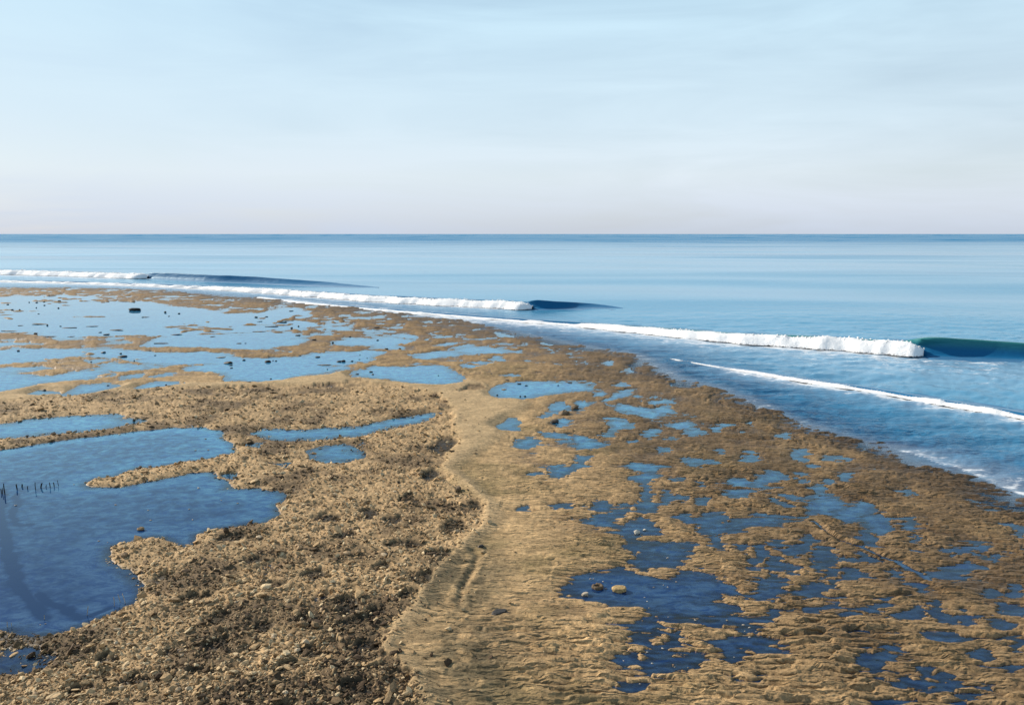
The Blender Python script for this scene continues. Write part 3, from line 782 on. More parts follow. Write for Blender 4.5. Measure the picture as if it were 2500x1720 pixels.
    # thin wet patches on the plates between pools
    damp = smooth(0.1, 0.5, fbm(x * 0.33 + 7, y * 0.5, 111, 4)) * m_rest * smooth(0.5, 3.0, snd)
    h = h - 0.035 * damp * smooth(18, 26, y) - 0.02 * damp
    h = h - 0.075 * far * m_rest * smooth(0.0, 0.45, fbm(x * 0.55, y * 0.3, 171, 4)) * smooth(-0.3, -3.0, shore)
    for P, dp, w in GROOVES:
        d, _s, side = line_dist(wx, wy, P)
        h = h - dp * np.exp(-(d / w) ** 2) + 0.03 * np.exp(-((d - 2.0 * w) / w) ** 2)
    tr = np.zeros(x.shape)
    for P, dp, w in TRENCH:
        d, _s, side = line_dist(wx, wy, P)
        tr = np.maximum(tr, np.exp(-(d / dp) ** 2) * w)
    h = h - tr * inside
    # the flat falls away under the sea
    sea = smooth(-2.5, 0.6, shore)
    h = h - 0.085 * sea + 0.5 * relief * sea - 0.30 * smooth(0, 6, shore) - 0.12 * np.maximum(shore, 0)
    # colour
    tan = np.array([0.50, 0.335, 0.168])
    rubc = np.array([0.43, 0.29, 0.15])
    sandc = np.array([0.49, 0.345, 0.185])
    brown = np.array([0.140, 0.092, 0.048])
    farc = np.array([0.27, 0.175, 0.085])
    dark = np.array([0.10, 0.07, 0.042])
    n = fbm(x * 0.35, y * 0.35, 121, 4)
    pl = 0.82 + 0.36 * plate
    rest_c = (tan * (1 - far)[:, None] + farc * far[:, None]) * pl[:, None]
    olive = smooth(0.05, 0.6, fbm(x * 0.26, y * 0.36, 131, 5, 0.6)) * 0.75 * (1 - far)
    rest_c = rest_c * (1 - olive)[:, None] + np.array([0.22, 0.165, 0.075]) * olive[:, None]
    rc = rubc * (0.7 + 0.6 * cr)[:, None]
    dk = smooth(-0.1, 0.55, fbm(x * 0.55, y * 0.55, 141, 4) + 0.32 * smooth(24, 15, y)) * 0.8
    rc = rc * (1 - dk)[:, None] + dark * dk[:, None]
    rc = rc * (1 - 0.92 * weed)[:, None] + np.array([0.035, 0.03, 0.02]) * (0.92 * weed)[:, None]
    col = rc * m_rub[:, None] + (sandc * (1 + 0.1 * n)[:, None]) * m_sand[:, None] + rest_c * m_rest[:, None]
    e = edge * (0.68 + 0.32 * smooth(-0.5, 0.4, n)) * (1 - 0.15 * far)
    col = col * (1 - e)[:, None] + brown * e[:, None] * (0.75 + 0.5 * plate)[:, None]
    for P in (ALGAE, ALGAE2):
        s, sel = poly_sdf(wx, wy, P, 1.2)
        a = smooth(1.1, -0.4, s) * smooth(-0.6, 0.2, fbm(x * 2.6, y * 2.6, 151, 5, 0.65)) * 0.85
        col = col * (1 - a)[:, None] + np.array([0.13, 0.105, 0.06]) * a[:, None]
    wet = np.clip(smooth(0.035 + 0.05 * far, 0.0, h) + 0.55 * e + 0.5 * damp, 0, 1)
    plate_m = m_rest * strength * (1 - 0.55 * far) * (1 - 0.8 * smooth(0.0, -0.1, h)) + 0.35 * m_sand
    return h, col, wet, shore, sd, plate_m


# grid: finer near, coarser far and outside the view; runs on past every side of the frame
t_in = np.arange(-0.84, 0.84, 0.0015)
t_out = 0.84 + np.cumsum(0.0015 * 1.09 ** np.arange(1, 45))
T = np.concatenate([-t_out[::-1], t_in, t_out])
v_rows = np.concatenate([np.arange(684, 760, 1.5), np.arange(760, 1830, 2.6)])
Y = row_y(v_rows)[::-1]
Y = np.concatenate([[-60, -25, -8, 0, 4, 7, 9.5, 11], Y[Y > 11.6]])
NR, NC = len(Y), len(T)
YY = np.repeat(Y, NC)
XX = np.tile(T, NR) * np.maximum(YY, 12.0)
Hh, CC, WET, SHORE_D, SDP, PLATE = reef(XX, YY)
faces = grid_faces(NR, NC)
keep = SHORE_D[faces].min(1) < 7.0
rf = faces[keep]
used = np.unique(rf)
remap = -np.ones(NR * NC, np.int64)
remap[used] = np.arange(len(used))
V = np.stack([XX, YY, Hh], 1)[used]
col4 = np.concatenate([np.clip(CC, 0, 1), np.ones((len(CC), 1))], 1)[used]
ground = make_mesh('reef_ground', V, remap[rf], M_REEF, {'Col': ('FLOAT_COLOR', col4), 'wet': ('FLOAT', WET[used]), 'plate': ('FLOAT', PLATE[used])})
tag(ground, kind='structure')

# ------------------------------------------------------------------ water of the pools: one sheet per pool
lowv = (Hh < 0.004) & (SHORE_D < -1.9) & (YY > -20)
low = lowv.reshape(NR, NC)
dil = low.copy()
dil[1:] |= low[:-1]
dil[:-1] |= low[1:]
dil[:, 1:] |= dil[:, :-1].copy()
dil[:, :-1] |= dil[:, 1:].copy()
wcell = (dil[:-1, :-1] & dil[1:, :-1] & dil[:-1, 1:] & dil[1:, 1:])
lab = np.zeros(wcell.shape, np.int32)
wc = wcell.tolist()
nlab = 0
sizes = [0]
R_, C_ = wcell.shape
seen = [[False] * C_ for _ in range(R_)]
for r0, c0 in zip(*np.nonzero(wcell)):
    if seen[r0][c0]:
        continue
    nlab += 1
    st = [(int(r0), int(c0))]
    seen[r0][c0] = True
    members = []
    while st:
        r, c = st.pop()
        members.append((r, c))
        for rr, c2 in ((r + 1, c), (r - 1, c), (r, c + 1), (r, c - 1)):
            if 0 <= rr < R_ and 0 <= c2 < C_ and wc[rr][c2] and not seen[rr][c2]:
                seen[rr][c2] = True
                st.append((rr, c2))
    mm = np.array(members)
    lab[mm[:, 0], mm[:, 1]] = nlab
    sizes.append(len(members))
sizes = np.array(sizes)


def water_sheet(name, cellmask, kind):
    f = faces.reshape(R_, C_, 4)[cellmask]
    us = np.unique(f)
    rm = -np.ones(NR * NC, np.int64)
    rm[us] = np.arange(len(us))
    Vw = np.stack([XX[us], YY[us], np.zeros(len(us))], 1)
    o = make_mesh(name, Vw, rm[f], M_POOL, {'depth': ('FLOAT', np.maximum(-Hh[us], 0.0)), 'pale': ('FLOAT', smooth(18, 42, YY[us]))})  # pale rises with distance, painting grazing sky reflection into the water
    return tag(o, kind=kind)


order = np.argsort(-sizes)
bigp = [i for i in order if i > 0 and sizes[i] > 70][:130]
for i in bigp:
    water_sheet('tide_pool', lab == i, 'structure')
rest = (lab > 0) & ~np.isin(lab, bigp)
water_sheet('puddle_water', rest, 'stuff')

# ------------------------------------------------------------------ the sea
WAVE_A = [(-500, 667, 1.3), (0, 668, 1.4), (180, 672, 1.4), (365, 679, 1.45), (500, 686, 1.4), (620, 690, 1.3), (700, 694, 0.9), (780, 697, 0.5), (850, 700, 0.25), (920, 702, 0.06)]
WAVE_B = [(-400, 684, 0.30), (0, 686, 0.40), (250, 692, 0.45), (450, 700, 0.55), (600, 708, 0.75), (700, 715, 0.9), (900, 731, 1.0), (1100, 742, 1.1), (1250, 749, 1.15), (1303, 754, 1.2), (1370, 753, 1.0),
          (1415, 752, 0.7), (1465, 752, 0.3), (1520, 753, 0.06)]
WAVE_C = [(640, 725, 0.12), (780, 741, 0.18), (920, 754, 0.22), (1050, 765, 0.28), (1250, 782, 0.35), (1400, 793, 0.45), (1500, 802, 0.65), (1650, 818, 0.85), (1800, 832, 1.0), (1950, 843, 1.15), (2100, 852, 1.25),
          (2258, 868, 1.45), (2400, 872, 1.4), (2500, 876, 1.3), (2700, 884, 1.1), (3000, 895, 0.7)]
WAVE_D = [(1640, 876, 0.06), (1721, 889, 0.12), (1838, 909, 0.16), (2010, 937, 0.2), (2148, 956, 0.22), (2286, 983, 0.27), (2400, 1001, 0.3), (2500, 1019, 0.32), (2700, 1055, 0.32), (3000, 1110, 0.25)]
EDGE_F = Gp([(1990, 1040), (2076, 1056), (2131, 1076), (2200, 1100), (2286, 1126), (2340, 1143), (2390, 1160), (2440, 1182), (2500, 1204), (2700, 1265)])
LINES = {k: Gp([p[:2] for p in w]) for k, w in (('A', WAVE_A), ('B', WAVE_B), ('C', WAVE_C), ('D', WAVE_D))}

ts = np.concatenate([np.linspace(-2.2, -0.85, 40)[:-1], np.arange(-0.85, 0.85, 0.0030), np.linspace(0.85, 2.2, 40)])
vs = np.concatenate([np.arange(1500, 900, -3.2), np.arange(900, 720, -1.7), np.arange(720, 600, -1.3), np.arange(600, 573, -1.0)])
ys = np.concatenate([[16], row_y(vs), [9000, 14000, 25000, 45000, 90000]])
ys = ys[np.concatenate([[True], np.diff(ys) > 0])]
SR, SCn = len(ys), len(ts)
SX = np.tile(ts, SR) * np.repeat(ys, SCn)
SY = np.repeat(ys, SCn)
sw = SX + 0.3 * fbm(SX * 0.8, SY * 0.8, 201, 3)
sv = SY + 0.3 * fbm(SX * 0.8, SY * 0.8, 205, 3)
sshore, _ = poly_sdf(sw, sv, LAND)
th = math.radians(17)
along, across = SX * math.cos(th) - SY * math.sin(th), SX * math.sin(th) + SY * math.cos(th)
amp = smooth(3, 40, sshore)
swell = amp * (0.16 * np.sin(across / 6.5 + 1.3 * fbm(SX / 60, SY / 60, 211, 2) * 3) * (0.5 + 0.5 * fbm(SX / 90, SY / 40, 215, 2))
               + 0.22 * np.sin(across / 14.0 + 2.5 * fbm(SX / 120, SY / 120, 221, 2)))
swell *= smooth(900, 400, SY)
SH = np.zeros(SX.shape) + swell * 0.8
for k in LINES:
    dwl, _s, _d = line_dist(SX, SY, LINES[k])
    SH *= 1 - 0.9 * np.exp(-(dwl / 14) ** 2)
near = smooth(130, 40, SY) * smooth(-0.3, 2.0, sshore)
SH += near * (0.14 * fbm(SX * 0.45, SY * 1.0, 231, 4) + 0.065 * fbm(SX * 2.0, SY * 4.0, 235, 3))
SH -= 0.02
SH = np.where(sshore < 0.6, np.minimum(SH, 0.012), SH)
sfoam = np.zeros(SX.shape)
for k, reach, str_ in (('A', 30.0, 0.72), ('B', 18.0, 0.66), ('C', 16.0, 0.72), ('D', 4.5, 0.80)):
    d, s, side = line_dist(SX, SY, LINES[k])
    L = np.hypot(*np.diff(LINES[k], axis=0).T).sum()
    brk = {'A': 365, 'B': 1303, 'C': 2258, 'D': 9999}[k]
    P = np.array({'A': WAVE_A, 'B': WAVE_B, 'C': WAVE_C, 'D': WAVE_D}[k], float)
    acc = np.concatenate([[0], np.cumsum(np.hypot(*np.diff(LINES[k], axis=0).T))])
    u_at = np.interp(s, acc, P[:, 0])
    fr = smooth(brk + 25, brk - 60, u_at) * smooth(0, 8, s)
    shoreward = side < 0
    a = np.where(shoreward, np.exp(-d / (0.5 * reach)), np.exp(-d / (0.22 * reach))) * str_ * fr
    sfoam = np.maximum(sfoam, a)
    if k in 'BC':
        wide = 4.0 if k == 'B' else 1.6
        sfoam = np.maximum(sfoam, np.exp(-(d / wide) ** 2) * 0.95 * fr * smooth(60, 100, SY))
    SH = SH - 0.25 * np.exp(-(d / 3) ** 2) * np.interp(s, acc, P[:, 2]) * 0.3
d, s, side = line_dist(SX, SY, EDGE_F)
sfoam = np.maximum(sfoam, np.exp(-(d / 0.30) ** 2) * 0.62 * smooth(1, 12, s))
sfoam = np.maximum(sfoam, np.exp(-d / 3.2) * 0.52 * smooth(0, 6, s) * (side > 0))
sfoam = np.maximum(sfoam, 0.33 * smooth(2.0, 0.2, np.abs(sshore - 0.4)))
dC, _s, sC = line_dist(SX, SY, LINES['C'])
sfoam = np.maximum(sfoam, 0.40 * smooth(26, 4, dC) * (sC < 0) * smooth(10, 25, SX) * smooth(1.5, 6, sshore))
sdepth = 0.05 + 0.25 * smooth(-0.5, 5, sshore) + 0.1 * np.maximum(sshore, 0)
sruf = 0.04 + 0.30 * smooth(0.1, 0.7, fbm(SX / 140, SY / 26, 241, 3)) + 0.72 * smooth(260, 1300, SY) + 0.35 * smooth(14, 3, sshore) * smooth(160, 60, SY)
schop = 0.05 + 0.75 * smooth(10, 2, sshore) + 0.3 * smooth(150, 30, SY) * smooth(25, 4, sshore) + 0.25 * smooth(250, 1500, SY)
sf = grid_faces(SR, SCn)
sk = sshore[sf].max(1) > -1.8
sf = sf[sk]
us = np.unique(sf)
rm = -np.ones(SR * SCn, np.int64)
rm[us] = np.arange(len(us))
sea = make_mesh('sea', np.stack([SX, SY, SH], 1)[us], rm[sf], M_SEA,
                {'depth': ('FLOAT', sdepth[us]), 'foam': ('FLOAT', np.clip(sfoam, 0, 1)[us]), 'chop': ('FLOAT', schop[us]), 'ruffle': ('FLOAT', sruf[us])})
tag(sea, kind='structure')
# sea bed far below, so that the shallows never look into nothing
bed = make_mesh('sea_bed', [(-900, -200, -2.2), (900, -200, -2.2), (900, 900, -2.2), (-900, 900, -2.2)], [(0, 1, 2, 3)], M_REEF,
                {'Col': ('FLOAT_COLOR', np.tile([0.12, 0.10, 0.07, 1], (4, 1))), 'wet': ('FLOAT', [1] * 4), 'plate': ('FLOAT', [0] * 4)})
tag(bed, kind='structure')


# ------------------------------------------------------------------ breaking waves
def resample(W, step):
    P = Gp([w[:2] for w in W])
    # smooth the path with a Catmull-Rom pass
    acc = np.concatenate([[0], np.cumsum(np.hypot(*np.diff(P, axis=0).T))])
    n = int(acc[-1] / step)
    s = np.linspace(0, acc[-1], n)
    X = np.interp(s, acc, P[:, 0])
    Yc = np.interp(s, acc, P[:, 1])
    Hc = np.interp(s, acc, [w[2] for w in W])
    U = np.interp(s, acc, [w[0] for w in W])
    k = max(3, int(4.0 / step))
    ker = np.hanning(2 * k + 1)
    ker /= ker.sum()

    def sm(a):
        pad = np.concatenate([2 * a[0] - a[k:0:-1], a, 2 * a[-1] - a[-2:-k - 2:-1]])
        return np.convolve(pad, ker, 'valid')
    X, Yc, Hc = sm(X), sm(Yc), np.maximum(sm(Hc), 0.02)
    tx, ty = np.gradient(X), np.gradient(Yc)
    L = np.hypot(tx, ty)
    return s, X, Yc, Hc, U, ty / L, -tx / L      # last two: unit normal towards the shore


def build_wave(W, step, u_break, label, foam_gain=1.0, thick=1.0, seed=0, throw=1.0, green=1.0):
    s, X, Yc, Hc, U, nx, ny = resample(W, step)
    root = bpy.data.objects.new('breaking_wave', None)
    COL.objects.link(root)
    k0 = len(s) // 2
    root.location = (X[k0], Yc[k0], 0)
    tag(root, label, 'wave', 'waves rolling in to the reef')
    off = np.array([X[k0], Yc[k0], 0])
    # water body: long back, hollow front
    q_b = np.linspace(0, 1, 15)
    prof = [(-0.75 - 6.5 * (1 - q), 0.5 - 0.5 * math.cos(math.pi * q ** 1.15)) for q in q_b]
    prof += [(-0.75 * (1 - q) ** 0.62 if q < 1 else 0.0, (1 - q) ** 1.25) for q in np.linspace(0, 1, 13)[1:]]
    prof += [(0.6, -0.03), (1.3, -0.10)]
    prof = np.array(prof)
    steep = 1 + 16 * np.clip(1 - Hc / (0.9 * Hc.max()), 0, 1) ** 1.6 * (U > u_break)
    hump = Hc * (0.93 + 0.10 * fbm(s / 6.0, s * 0 + seed, 301 + seed, 3))
    d = prof[:, 0][None, :] * Hc[:, None] * (1 + 0.10 * fbm(s / 5.0, s * 0, 305 + seed, 3))[:, None] * np.where(prof[:, 0] > -0.76, 1, 0)[None, :] * steep[:, None] \
        + (prof[:, 0] * np.where(prof[:, 0] > -0.76, 0, 1))[None, :] * Hc[:, None] - (np.where(prof[:, 0] > -0.76, 0, 0.75))[None, :] * Hc[:, None] * (steep[:, None] - 1)
    hump = hump * (1 - 0.32 * smooth(0.3, -3.0, s - np.interp(u_break, U, s)))     # lower where it has already broken
    z = prof[:, 1][None, :] * hump[:, None] - 0.03
    # the crest throws forward close to the breaking point
    curl = np.exp(-np.maximum(U - u_break, 0) / (0.035 * 2500 * 0.6)) * (U >= u_break - 20)
    lipq = np.zeros(len(prof))
    lipq[12:21] = np.array([0.15, 0.5, 0.8, 0.9, 0.55, 0.2, 0.0, -0.1, -0.12])
    d = d + lipq[None, :] * curl[:, None] * Hc[:, None] * 0.45 * throw
    # where it has broken the front is buried in the white water
    d = np.where((U < u_break)[:, None] & (np.arange(len(prof)) > 14)[None, :], np.minimum(d, -0.45 * Hc[:, None]), d)
    rip = 0.05 * Hc[:, None] * fbm(np.repeat(s[:, None], len(prof), 1) / 2.5, d / 1.0, 311 + seed, 3) * np.clip(z, 0, 1)
    d = d + rip
    Vw = np.stack([X[:, None] + nx[:, None] * d, Yc[:, None] + ny[:, None] * d, z], 2).reshape(-1, 3) - off
    rel = np.clip(z / np.maximum(hump[:, None], 0.05), 0, 1) * np.clip(Hc[:, None] / 1.2, 0, 1) * green
    make_mesh('wave_face', Vw, grid_faces(len(s), len(prof)), M_WAVE, {'hgt': ('FLOAT', rel.ravel())}, True, root)
    # white water: a lumpy roller from the breaking point back along the crest
    m = (U < u_break) & (Hc > 0.05)
    si, Xi, Yi, Hi, nxi, nyi, Ui = s[m], X[m], Yc[m], Hc[m], nx[m], ny[m], U[m]
    na = 22
    ang = np.linspace(0.0, math.pi, na)
    end = np.sqrt(np.clip((si[-1] - si) / (1.1 * Hi[-1]), 0.02, 1))
    hl = fbm(si / 1.6, si * 0 + 2, 321 + seed, 4)
    Hf = Hi * foam_gain * (0.90 + 0.16 * hl + 0.10 * np.maximum(fbm(si / 0.6, si * 0 + 9, 325 + seed, 2), 0)) * (0.45 + 0.55 * end)
    brk = 0.35 + 0.65 * smooth(-0.35, 0.35, fbm(si / 2.2, si * 0 + 4, 361 + seed, 4) + np.clip(Hi - 0.35, 0, 1))
    Hf = Hf * brk
    wd = (Hi * 0.85 * thick + 0.12) * (0.4 + 0.6 * brk)
    tq = np.linspace(0, 1, na) ** 1.15
    Tq, S2 = np.meshgrid(tq, si)
    wash = 1.5 * smooth(60, 110, Yi)
    toe = (1.45 * Hi * thick + 0.2 + wash) * (0.4 + 0.6 * brk) * (0.85 + 0.35 * fbm(si / 1.3, si * 0, 341 + seed, 4)) * end
    back = 1.35 * Hi * end + 0.1
    dd = toe[:, None] - Tq * (toe + back)[:, None]
    bell = np.sin(np.pi * Tq ** 0.90) ** 1.25
    lump = 0.7 * fbm(S2 / 0.7, Tq * 4.0, 331 + seed, 4) + 0.5 * np.abs(fbm(S2 / 0.3, Tq * 9, 335 + seed, 3))
    zz_ = Hf[:, None] * bell * (1 + 0.13 * lump) - 0.02
    dd = dd + 0.14 * lump * Hi[:, None] * bell + (0.25 * fbm(si / 4.0, si * 0 + 6, 371 + seed, 4) * np.clip(0.5 / (Hi + 0.2), 0, 1))[:, None]
    Vf = np.stack([Xi[:, None] + nxi[:, None] * dd, Yi[:, None] + nyi[:, None] * dd, zz_], 2).reshape(-1, 3) - off
    dens = 0.45 + 0.55 * smooth(0.0, 0.10, Tq)
    make_mesh('whitewater', Vf, grid_faces(len(si), na), M_FOAM, {'dens': ('FLOAT', dens.ravel())}, True, root)
    # spray thrown above the roller
    n = int(len(si) * 5)
    j = rng.integers(0, len(si), n)
    aa = np.clip(rng.normal(0.48, 0.10, n), 0.2, 0.8)
    puff = 0.09 * np.abs(rng.normal(0, 1, n)) * np.maximum(fbm(si[j] / 1.4, si[j] * 0, 351 + seed, 2) + 0.3, 0.05)
    up = Hf[j] * np.sin(np.pi * aa ** 0.90) ** 1.25 * (0.98 + puff)
    dd2 = toe[j] - aa * (toe + back)[j] + rng.normal(0, 0.05, n)
    C = np.stack([Xi[j] + nxi[j] * dd2, Yi[j] + nyi[j] * dd2, up], 1) - off
    rad = (0.02 + 0.05 * rng.random(n) ** 2) * np.clip(Hi[j], 0.3, 1.2) * (1 + Yi[j] / 150)
    Vb, Fb, _ = blobs(C, rad, (1, 1, 0.8))
    o = make_mesh('spray', Vb, Fb, M_FOAM, {'dens': ('FLOAT', np.ones(len(Vb)))}, True, root)
    o['kind'] = 'stuff'
    return root


_g = (1 + 5 ** 0.5) / 2
ICO_V = np.array([(-1, _g, 0), (1, _g, 0), (-1, -_g, 0), (1, -_g, 0), (0, -1, _g), (0, 1, _g), (0, -1, -_g), (0, 1, -_g), (_g, 0, -1), (_g, 0, 1), (-_g, 0, -1), (-_g, 0, 1)], float)
ICO_V /= np.linalg.norm(ICO_V[0])
ICO_F = np.array([(0, 11, 5), (0, 5, 1), (0, 1, 7), (0, 7, 10), (0, 10, 11), (1, 5, 9), (5, 11, 4), (11, 10, 2), (10, 7, 6), (7, 1, 8), (3, 9, 4), (3, 4, 2), (3, 2, 6), (3, 6, 8), (3, 8, 9),
                  (4, 9, 5), (2, 4, 11), (6, 2, 10), (8, 6, 7), (9, 8, 1)])


def rot_mats(n, tilt):
    a = rng.random(n) * 2 * math.pi
    b = rng.normal(0, tilt, n)
    c = rng.normal(0, tilt, n)
    ca, sa, cb, sb, cc, sc = np.cos(a), np.sin(a), np.cos(b), np.sin(b), np.cos(c), np.sin(c)
    o, z = np.ones(n), np.zeros(n)
    Rz = np.stack([ca, -sa, z, sa, ca, z, z, z, o], 1).reshape(n, 3, 3)
    Rx = np.stack([o, z, z, z, cb, -sb, z, sb, cb], 1).reshape(n, 3, 3)
    Ry = np.stack([cc, z, sc, z, o, z, -sc, z, cc], 1).reshape(n, 3, 3)
    return Rx @ Ry @ Rz


def blobs(C, rad, asp, jit=0.25, tilt=0.35, asp_var=0.0):
    n = len(C)
    L = ICO_V[None] * (1 + jit * (rng.random((n, 12, 1)) * 2 - 1)) * np.array(asp)[None, None, :]
    if asp_var:
        L = L * (1 + asp_var * (rng.random((n, 1, 3)) * 2 - 1))
    L = L * rad[:, None, None]
    Vb = np.einsum('nij,nkj->nki', rot_mats(n, tilt), L) + C[:, None, :]
    Fb = (ICO_F[None] + (np.arange(n) * 12)[:, None, None]).reshape(-1, 3)
    return Vb.reshape(-1, 3), Fb, np.repeat(np.arange(n), 12)


build_wave(WAVE_A, 0.8, 365, 'farthest wave with dark face and long white foam, closest to the horizon', 0.78, 1.0, 0, 0.0, 0.3)
build_wave(WAVE_B, 0.5, 1303, 'middle breaking wave with short dark face between two long foam lines', 0.78, 1.0, 10, 0.4, 0.4)
build_wave(WAVE_C, 0.35, 2258, 'breaking wave with tall green face and the thickest white roller', 0.80, 1.0, 20)
build_wave(WAVE_D, 0.2, 99999, 'low thin line of foam with no face, running in nearest the reef', 0.9, 1.3, 30)

# ------------------------------------------------------------------ coral rubble
def reef_h(x, y):
    return reef(np.asarray(x, float), np.asarray(y, float))


def scatter(n, ymin, ymax, tmin, tmax):
    iy = rng.uniform(1 / ymax ** 0.9, 1 / ymin ** 0.9, n)
    y = iy ** (-1 / 0.9)
    return rng.uniform(tmin, tmax, n) * y, y


sx, sy = scatter(94000, 11.5, 47, -0.95, 0.15)
rsd, _ = poly_sdf(sx, sy, RUBBLE)
ok = rsd < np.where(rng.random(len(sx)) < 0.06, rng.exponential(0.9, len(sx)), rng.normal(0.0, 0.2, len(sx)))
sx, sy = sx[ok], sy[ok]
hh, cc_, ww_, shr_, sdp_, _pm = reef_h(sx, sy)
ok = (hh > -0.035) | (rng.random(len(hh)) < 0.02)
sx, sy, hh, ww_ = sx[ok], sy[ok], hh[ok], ww_[ok]
rad = np.exp(rng.normal(math.log(0.0215), 0.58, len(sx))) * (1 + np.maximum(sy - 18, 0) / 45)
rad = np.clip(rad, 0.015, 0.13)
Vb, Fb, own = blobs(np.stack([sx, sy, hh + 0.30 * rad], 1), rad, (1.25, 0.85, 0.42), 0.42, 0.45, 0.45)
tone = np.clip(0.56 + 0.27 * rng.normal(0, 1, len(sx)) - 0.46 * smooth(0.0, 0.55, fbm(sx * 0.55, sy * 0.55, 141, 4) + 0.25 * smooth(24, 15, sy)), 0, 1)
wd_ = weed_mask(sx, sy)
tone = tone * (1 - 0.85 * wd_ * (rng.random(len(sx)) < 0.85))
tone = np.where(rng.random(len(sx)) < 0.05, 0.97, tone)
rub = make_mesh('coral_rubble', Vb, Fb, M_RUBBLE, {'tone': ('FLOAT', tone[own])}, False)
tag(rub, kind='stuff')


def rock_mesh(name, mat, seed, sub=2, rough=0.28, flat=0.0, smooth_shade=False):
    import bmesh
    bm = bmesh.new()
    bmesh.ops.create_icosphere(bm, subdivisions=sub, radius=1.0)
    co = np.array([v.co[:] for v in bm.verts])
    r = 1 + rough * fbm(co[:, 0] * 1.3 + seed * 3.1, co[:, 1] * 1.3 + co[:, 2] * 1.7, 400 + seed, 3)
    # chip planes give angular faces
    lr = np.random.default_rng(seed + 50)
    p = co * r[:, None]
    for _ in range(7):
        nrm = lr.normal(0, 1, 3)
        nrm /= np.linalg.norm(nrm)
        lim = lr.uniform(0.62, 0.9)
        dd = p @ nrm
        p = p - np.maximum(dd - lim, 0)[:, None] * nrm[None] * 0.9
    if flat:
        p[:, 2] = np.where(p[:, 2] > flat, flat + (p[:, 2] - flat) * 0.15, p[:, 2])
    for v, c in zip(bm.verts, p):
        v.co = c
    me = bpy.data.meshes.new(name)
    bm.to_mesh(me)
    bm.free()
    for f in me.polygons:
        f.use_smooth = smooth_shade
    me.materials.append(mat)
    return me


def place(name, me, loc, scale, rz, label, cat, group=None):
    o = bpy.data.objects.new(name, me)
    COL.objects.link(o)
    o.location = loc
    o.scale = scale
    o.rotation_euler = (random.uniform(-0.1, 0.1), random.uniform(-0.1, 0.1), rz)
    return tag(o, label, cat, group)


# the larger stones one by one
cx_, cy_ = scatter(4000, 13.2, 30, -0.80, 0.10)
rsd, _ = poly_sdf(cx_, cy_, RUBBLE)
ch, _c, _w, _s, csd, _pm = reef_h(cx_, cy_)
ok = np.nonzero((rsd < -0.05) & (ch > 0.03) & (np.abs(cx_ / cy_) < 0.75))[0][:260]
def stone_words(x, y):
    if y > 21:
        w = 'rubble beside the large left pool' if x < -4 else 'rubble below the long thin pool'
    elif x < -6.5:
        w = 'rubble under the left pool rim'
    elif x > -3.2:
        w = 'rubble close under the slab ledge'
    else:
        w = 'the dark middle of the rubble field'
    return 'larger loose tan stone lying on ' + w, 'stone', 'larger stones on ' + w


coral_me = [rock_mesh('coral_stone', M_CORAL, i, 1, 0.35) for i in range(8)]
for i in ok:
    r = float(np.clip(math.exp(rng.normal(math.log(0.056), 0.38)), 0.04, 0.17))
    place('coral_stone', coral_me[int(rng.integers(8))], (cx_[i], cy_[i], ch[i] + 0.25 * r), (r * rng.uniform(0.9, 1.4), r * rng.uniform(0.6, 1.0), r * rng.uniform(0.45, 0.7)),
          rng.uniform(0, 6.28), *stone_words(cx_[i], cy_[i]))

